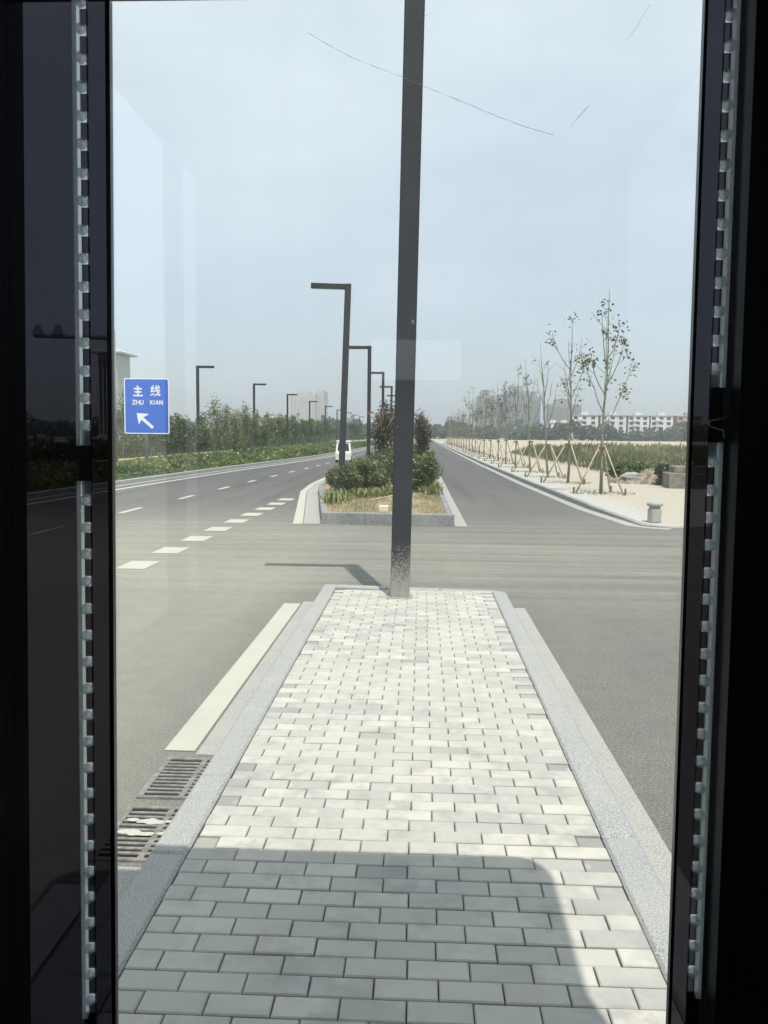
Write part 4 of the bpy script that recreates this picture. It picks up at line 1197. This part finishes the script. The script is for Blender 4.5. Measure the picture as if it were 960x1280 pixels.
# roof with rounded corners
def rounded(x0, x1, y0, y1, r, n=8):
    pts = []
    for cx_, cy_, a0 in ((x1 - r, y0 + r, -90), (x1 - r, y1 - r, 0), (x0 + r, y1 - r, 90), (x0 + r, y0 + r, 180)):
        for k in range(n + 1):
            a = R(a0 + 90 * k / n); pts.append((cx_ + r * math.cos(a), cy_ + r * math.sin(a)))
    return pts
m = MB(); m.prism(rounded(-1.10, .905, BY0 - .16, 1.99, .13), ZR, ZR + .09); bp(m, 'roof', M_roof)

# clear plastic strips studded with round buttons on both tinted panes
def stud_strip(bx, tx, sgn_, z0, z1, zs, tab_top):
    """strip along the inner face of a pane; sgn_ gives the side its studs stick out to"""
    X = lambda z: edge_x(bx, tx, z)
    m = MB()
    w = .0056
    slanted(m, bx - w, tx - w, bx + w, tx + w, YF - .012, YF + .003, z0, z1)
    zt = z1 if tab_top else z0
    zz0, zz1 = (zt - .023, zt) if tab_top else (zt, zt + .023)
    st = bp(m, 'plastic_strip', M_plastic)
    m = MB(); xa = X(zt) + sgn_ * .0050; m.box(min(xa, xa + sgn_ * .010), max(xa, xa + sgn_ * .010), YF - .014, YF - .0055, zz0, zz1)
    bp(m, 'end_tab', M_plastic, st)
    # tinted comb added to fill the pane, cut open so light reaches the studs
    m = MB(); e = .0080; zz = sorted(zs); zlo = [z0] + [z + e for z in zz]; zhi = [z - e for z in zz] + [z1]
    o0, o1 = (.0056, .020) if sgn_ > 0 else (-.020, -.0056)
    for a, b in zip(zlo, zhi):
        if b - a > .002: slanted(m, bx + o0, tx + o0, bx + o1, tx + o1, YF - .003, YF + .003, a, b)
    bp(m, 'tinted_comb', M_tint, st)
    for z in zs:
        cx_ = X(z) + sgn_ * .0072
        m = MB(); seg = 14; vs, fs = [], []
        rings = [(.0052, -.0045), (.0072, -.0038), (.0079, -.0013), (.0079, .0013), (.0072, .0038), (.0052, .0045), (.0046, .0028), (.002, .0026)]
        tl = R(33 * sgn_ + random.uniform(-9, 9)); rs = random.uniform(.92, 1.06)
        for r_, dx in rings:
            for k in range(seg):
                a = 2 * math.pi * k / seg
                # the button's axis lies across the strip and is turned a little toward the room
                vx, vy, vz = dx, rs * r_ * math.cos(a), rs * r_ * math.sin(a)
                c_, s_ = math.cos(tl), math.sin(tl)
                vs.append((cx_ + vx * c_ + vy * s_, YF - .008 - vx * s_ + vy * c_, z + vz))
        for i in range(len(rings) - 1):
            for k in range(seg): fs.append((i * seg + k, i * seg + (k + 1) % seg, (i + 1) * seg + (k + 1) % seg, (i + 1) * seg + k))
        fs += [tuple(range(seg - 1, -1, -1)), tuple(range((len(rings) - 1) * seg, len(rings) * seg))]
        m.add(vs, fs)
        slanted(m, bx + o0, tx + o0, bx + o1, tx + o1, YF - .002, YF + .002, z - e, z + e)  # backing tab added through the joint so outside light brightens the stud
        bp(m, 'stud', M_plastic, st)
LS = (-0.757, -0.731)
zl = lambda y_: zr_at(104, y_, YF)
stud_strip(*LS, +1, zl(557), PZ1, [zl(v) for v in (5, 39, 75, 111, 147, 182, 218, 253, 289, 324, 359, 394, 429, 464, 498, 532)], False)
stud_strip(*LS, +1, zl(1267), zl(601), [zl(v) for v in (625, 659, 692, 726, 760, 793, 826, 859, 892, 925, 958, 990, 1022, 1055, 1087, 1119, 1151, 1182, 1214, 1246)], True)
# dark rubber backing where the seal is interrupted
for (b_, t_, ya, yb) in ((-.757, -.731, 556, 602), (.633, .622, 484, 554)):
    m = MB(); slanted(m, b_ - (.0056 if b_ < 0 else .020), t_ - (.0056 if b_ < 0 else .020), b_ + (.020 if b_ < 0 else .0056), t_ + (.020 if b_ < 0 else .0056), YF - .002, YF + .003, zr_at(104 if b_ < 0 else 900, yb, YF), zr_at(104 if b_ < 0 else 900, ya, YF)); bp(m, 'rubber_filler', M_black)
for (b_, t_, ya) in ((-.757, -.731, 1266), (.633, .622, 1242)):
    m = MB(); slanted(m, b_ - (.0056 if b_ < 0 else .020), t_ - (.0056 if b_ < 0 else .020), b_ + (.020 if b_ < 0 else .0056), t_ + (.020 if b_ < 0 else .0056), YF - .002, YF + .003, PZ0, zr_at(104 if b_ < 0 else 900, ya, YF)); bp(m, 'rubber_filler', M_black)
RS = (0.633, 0.622)
zr = lambda y_: zr_at(900, y_, YF)
stud_strip(*RS, -1, zr(485), PZ1, [zr(v) for v in (22, 60, 97, 134, 171, 208, 245, 281, 318, 354, 390, 426, 461)], False)
stud_strip(*RS, -1, zr(1243), zr(553), [zr(v) for v in (577, 613, 647, 681, 716, 749, 783, 817, 850, 884, 917, 951, 984, 1017, 1050, 1083, 1116, 1149, 1181, 1213)], True)
# loose wire loop in the gap of the right strip
def wp(px, py, dy=-.014):
    r_ = M.T @ np.array([(px - CX) / F, (py - CY) / F, 1.0]); q = r_ / r_[1] * (YF + dy); return (float(q[0]), float(q[1]), float(q[2]) + HC)
M_wire = plain('grey_wire', (0.6, 0.62, 0.62), 0.4)
m = MB(); m.tube([wp(907, 522), wp(898, 524, -.02), wp(888, 526, -.023), wp(885, 530, -.02), wp(890, 534, -.018), wp(904, 538), wp(905, 548)], .0011, 6)
bp(m, 'wire', M_wire, smooth=True)
# scratches in the clear pane
def scratch_mat():
    t = NT('scratch')
    d = t.n('BsdfTranslucent', i0=(0.45, 0.48, 0.49, 1)); tr = t.n('BsdfTransparent')
    f = t.ramp(t.noise(t.pos(), 45, 3), .35, .62, .62, .93)
    mxs = t.n('MixShader', i0=f, i1=d.outputs[0], i2=tr.outputs[0])
    t.t.links.new(mxs.outputs[0], t.out.inputs[0]); return t.m
M_scr = scratch_mat()
for path, rad in (([(385, 41), (410, 56), (440, 72), (470, 84), (500, 95), (535, 110), (580, 128), (620, 145), (655, 158), (692, 169)], .00065), ([(714, 157), (722, 148), (736, 132)], .0006), ([(505, 30), (522, 24), (542, 15)], .0005), ([(786, 47), (797, 32), (812, 5)], .0003)):
    m = MB(); m.tube([wp(px, py, -.0048) for px, py in path], rad, 5); bp(m, 'scratch', M_scr, pane)

# ------------------------------------------------------------------ haze
t = NT('haze_air')
pv = t.n('VolumePrincipled')
pv.inputs['Color'].default_value = (0.90, 0.95, 0.98, 1)
pv.inputs['Density'].default_value = 0.0006
pv.inputs['Anisotropy'].default_value = 0.2
t.t.links.new(pv.outputs[0], t.out.inputs['Volume'])
m = MB(); m.box(-3600, 3600, -800, 5300, -1.02, 75.0)
hz = m.build('haze', t.m)
struct(hz, 'stuff')
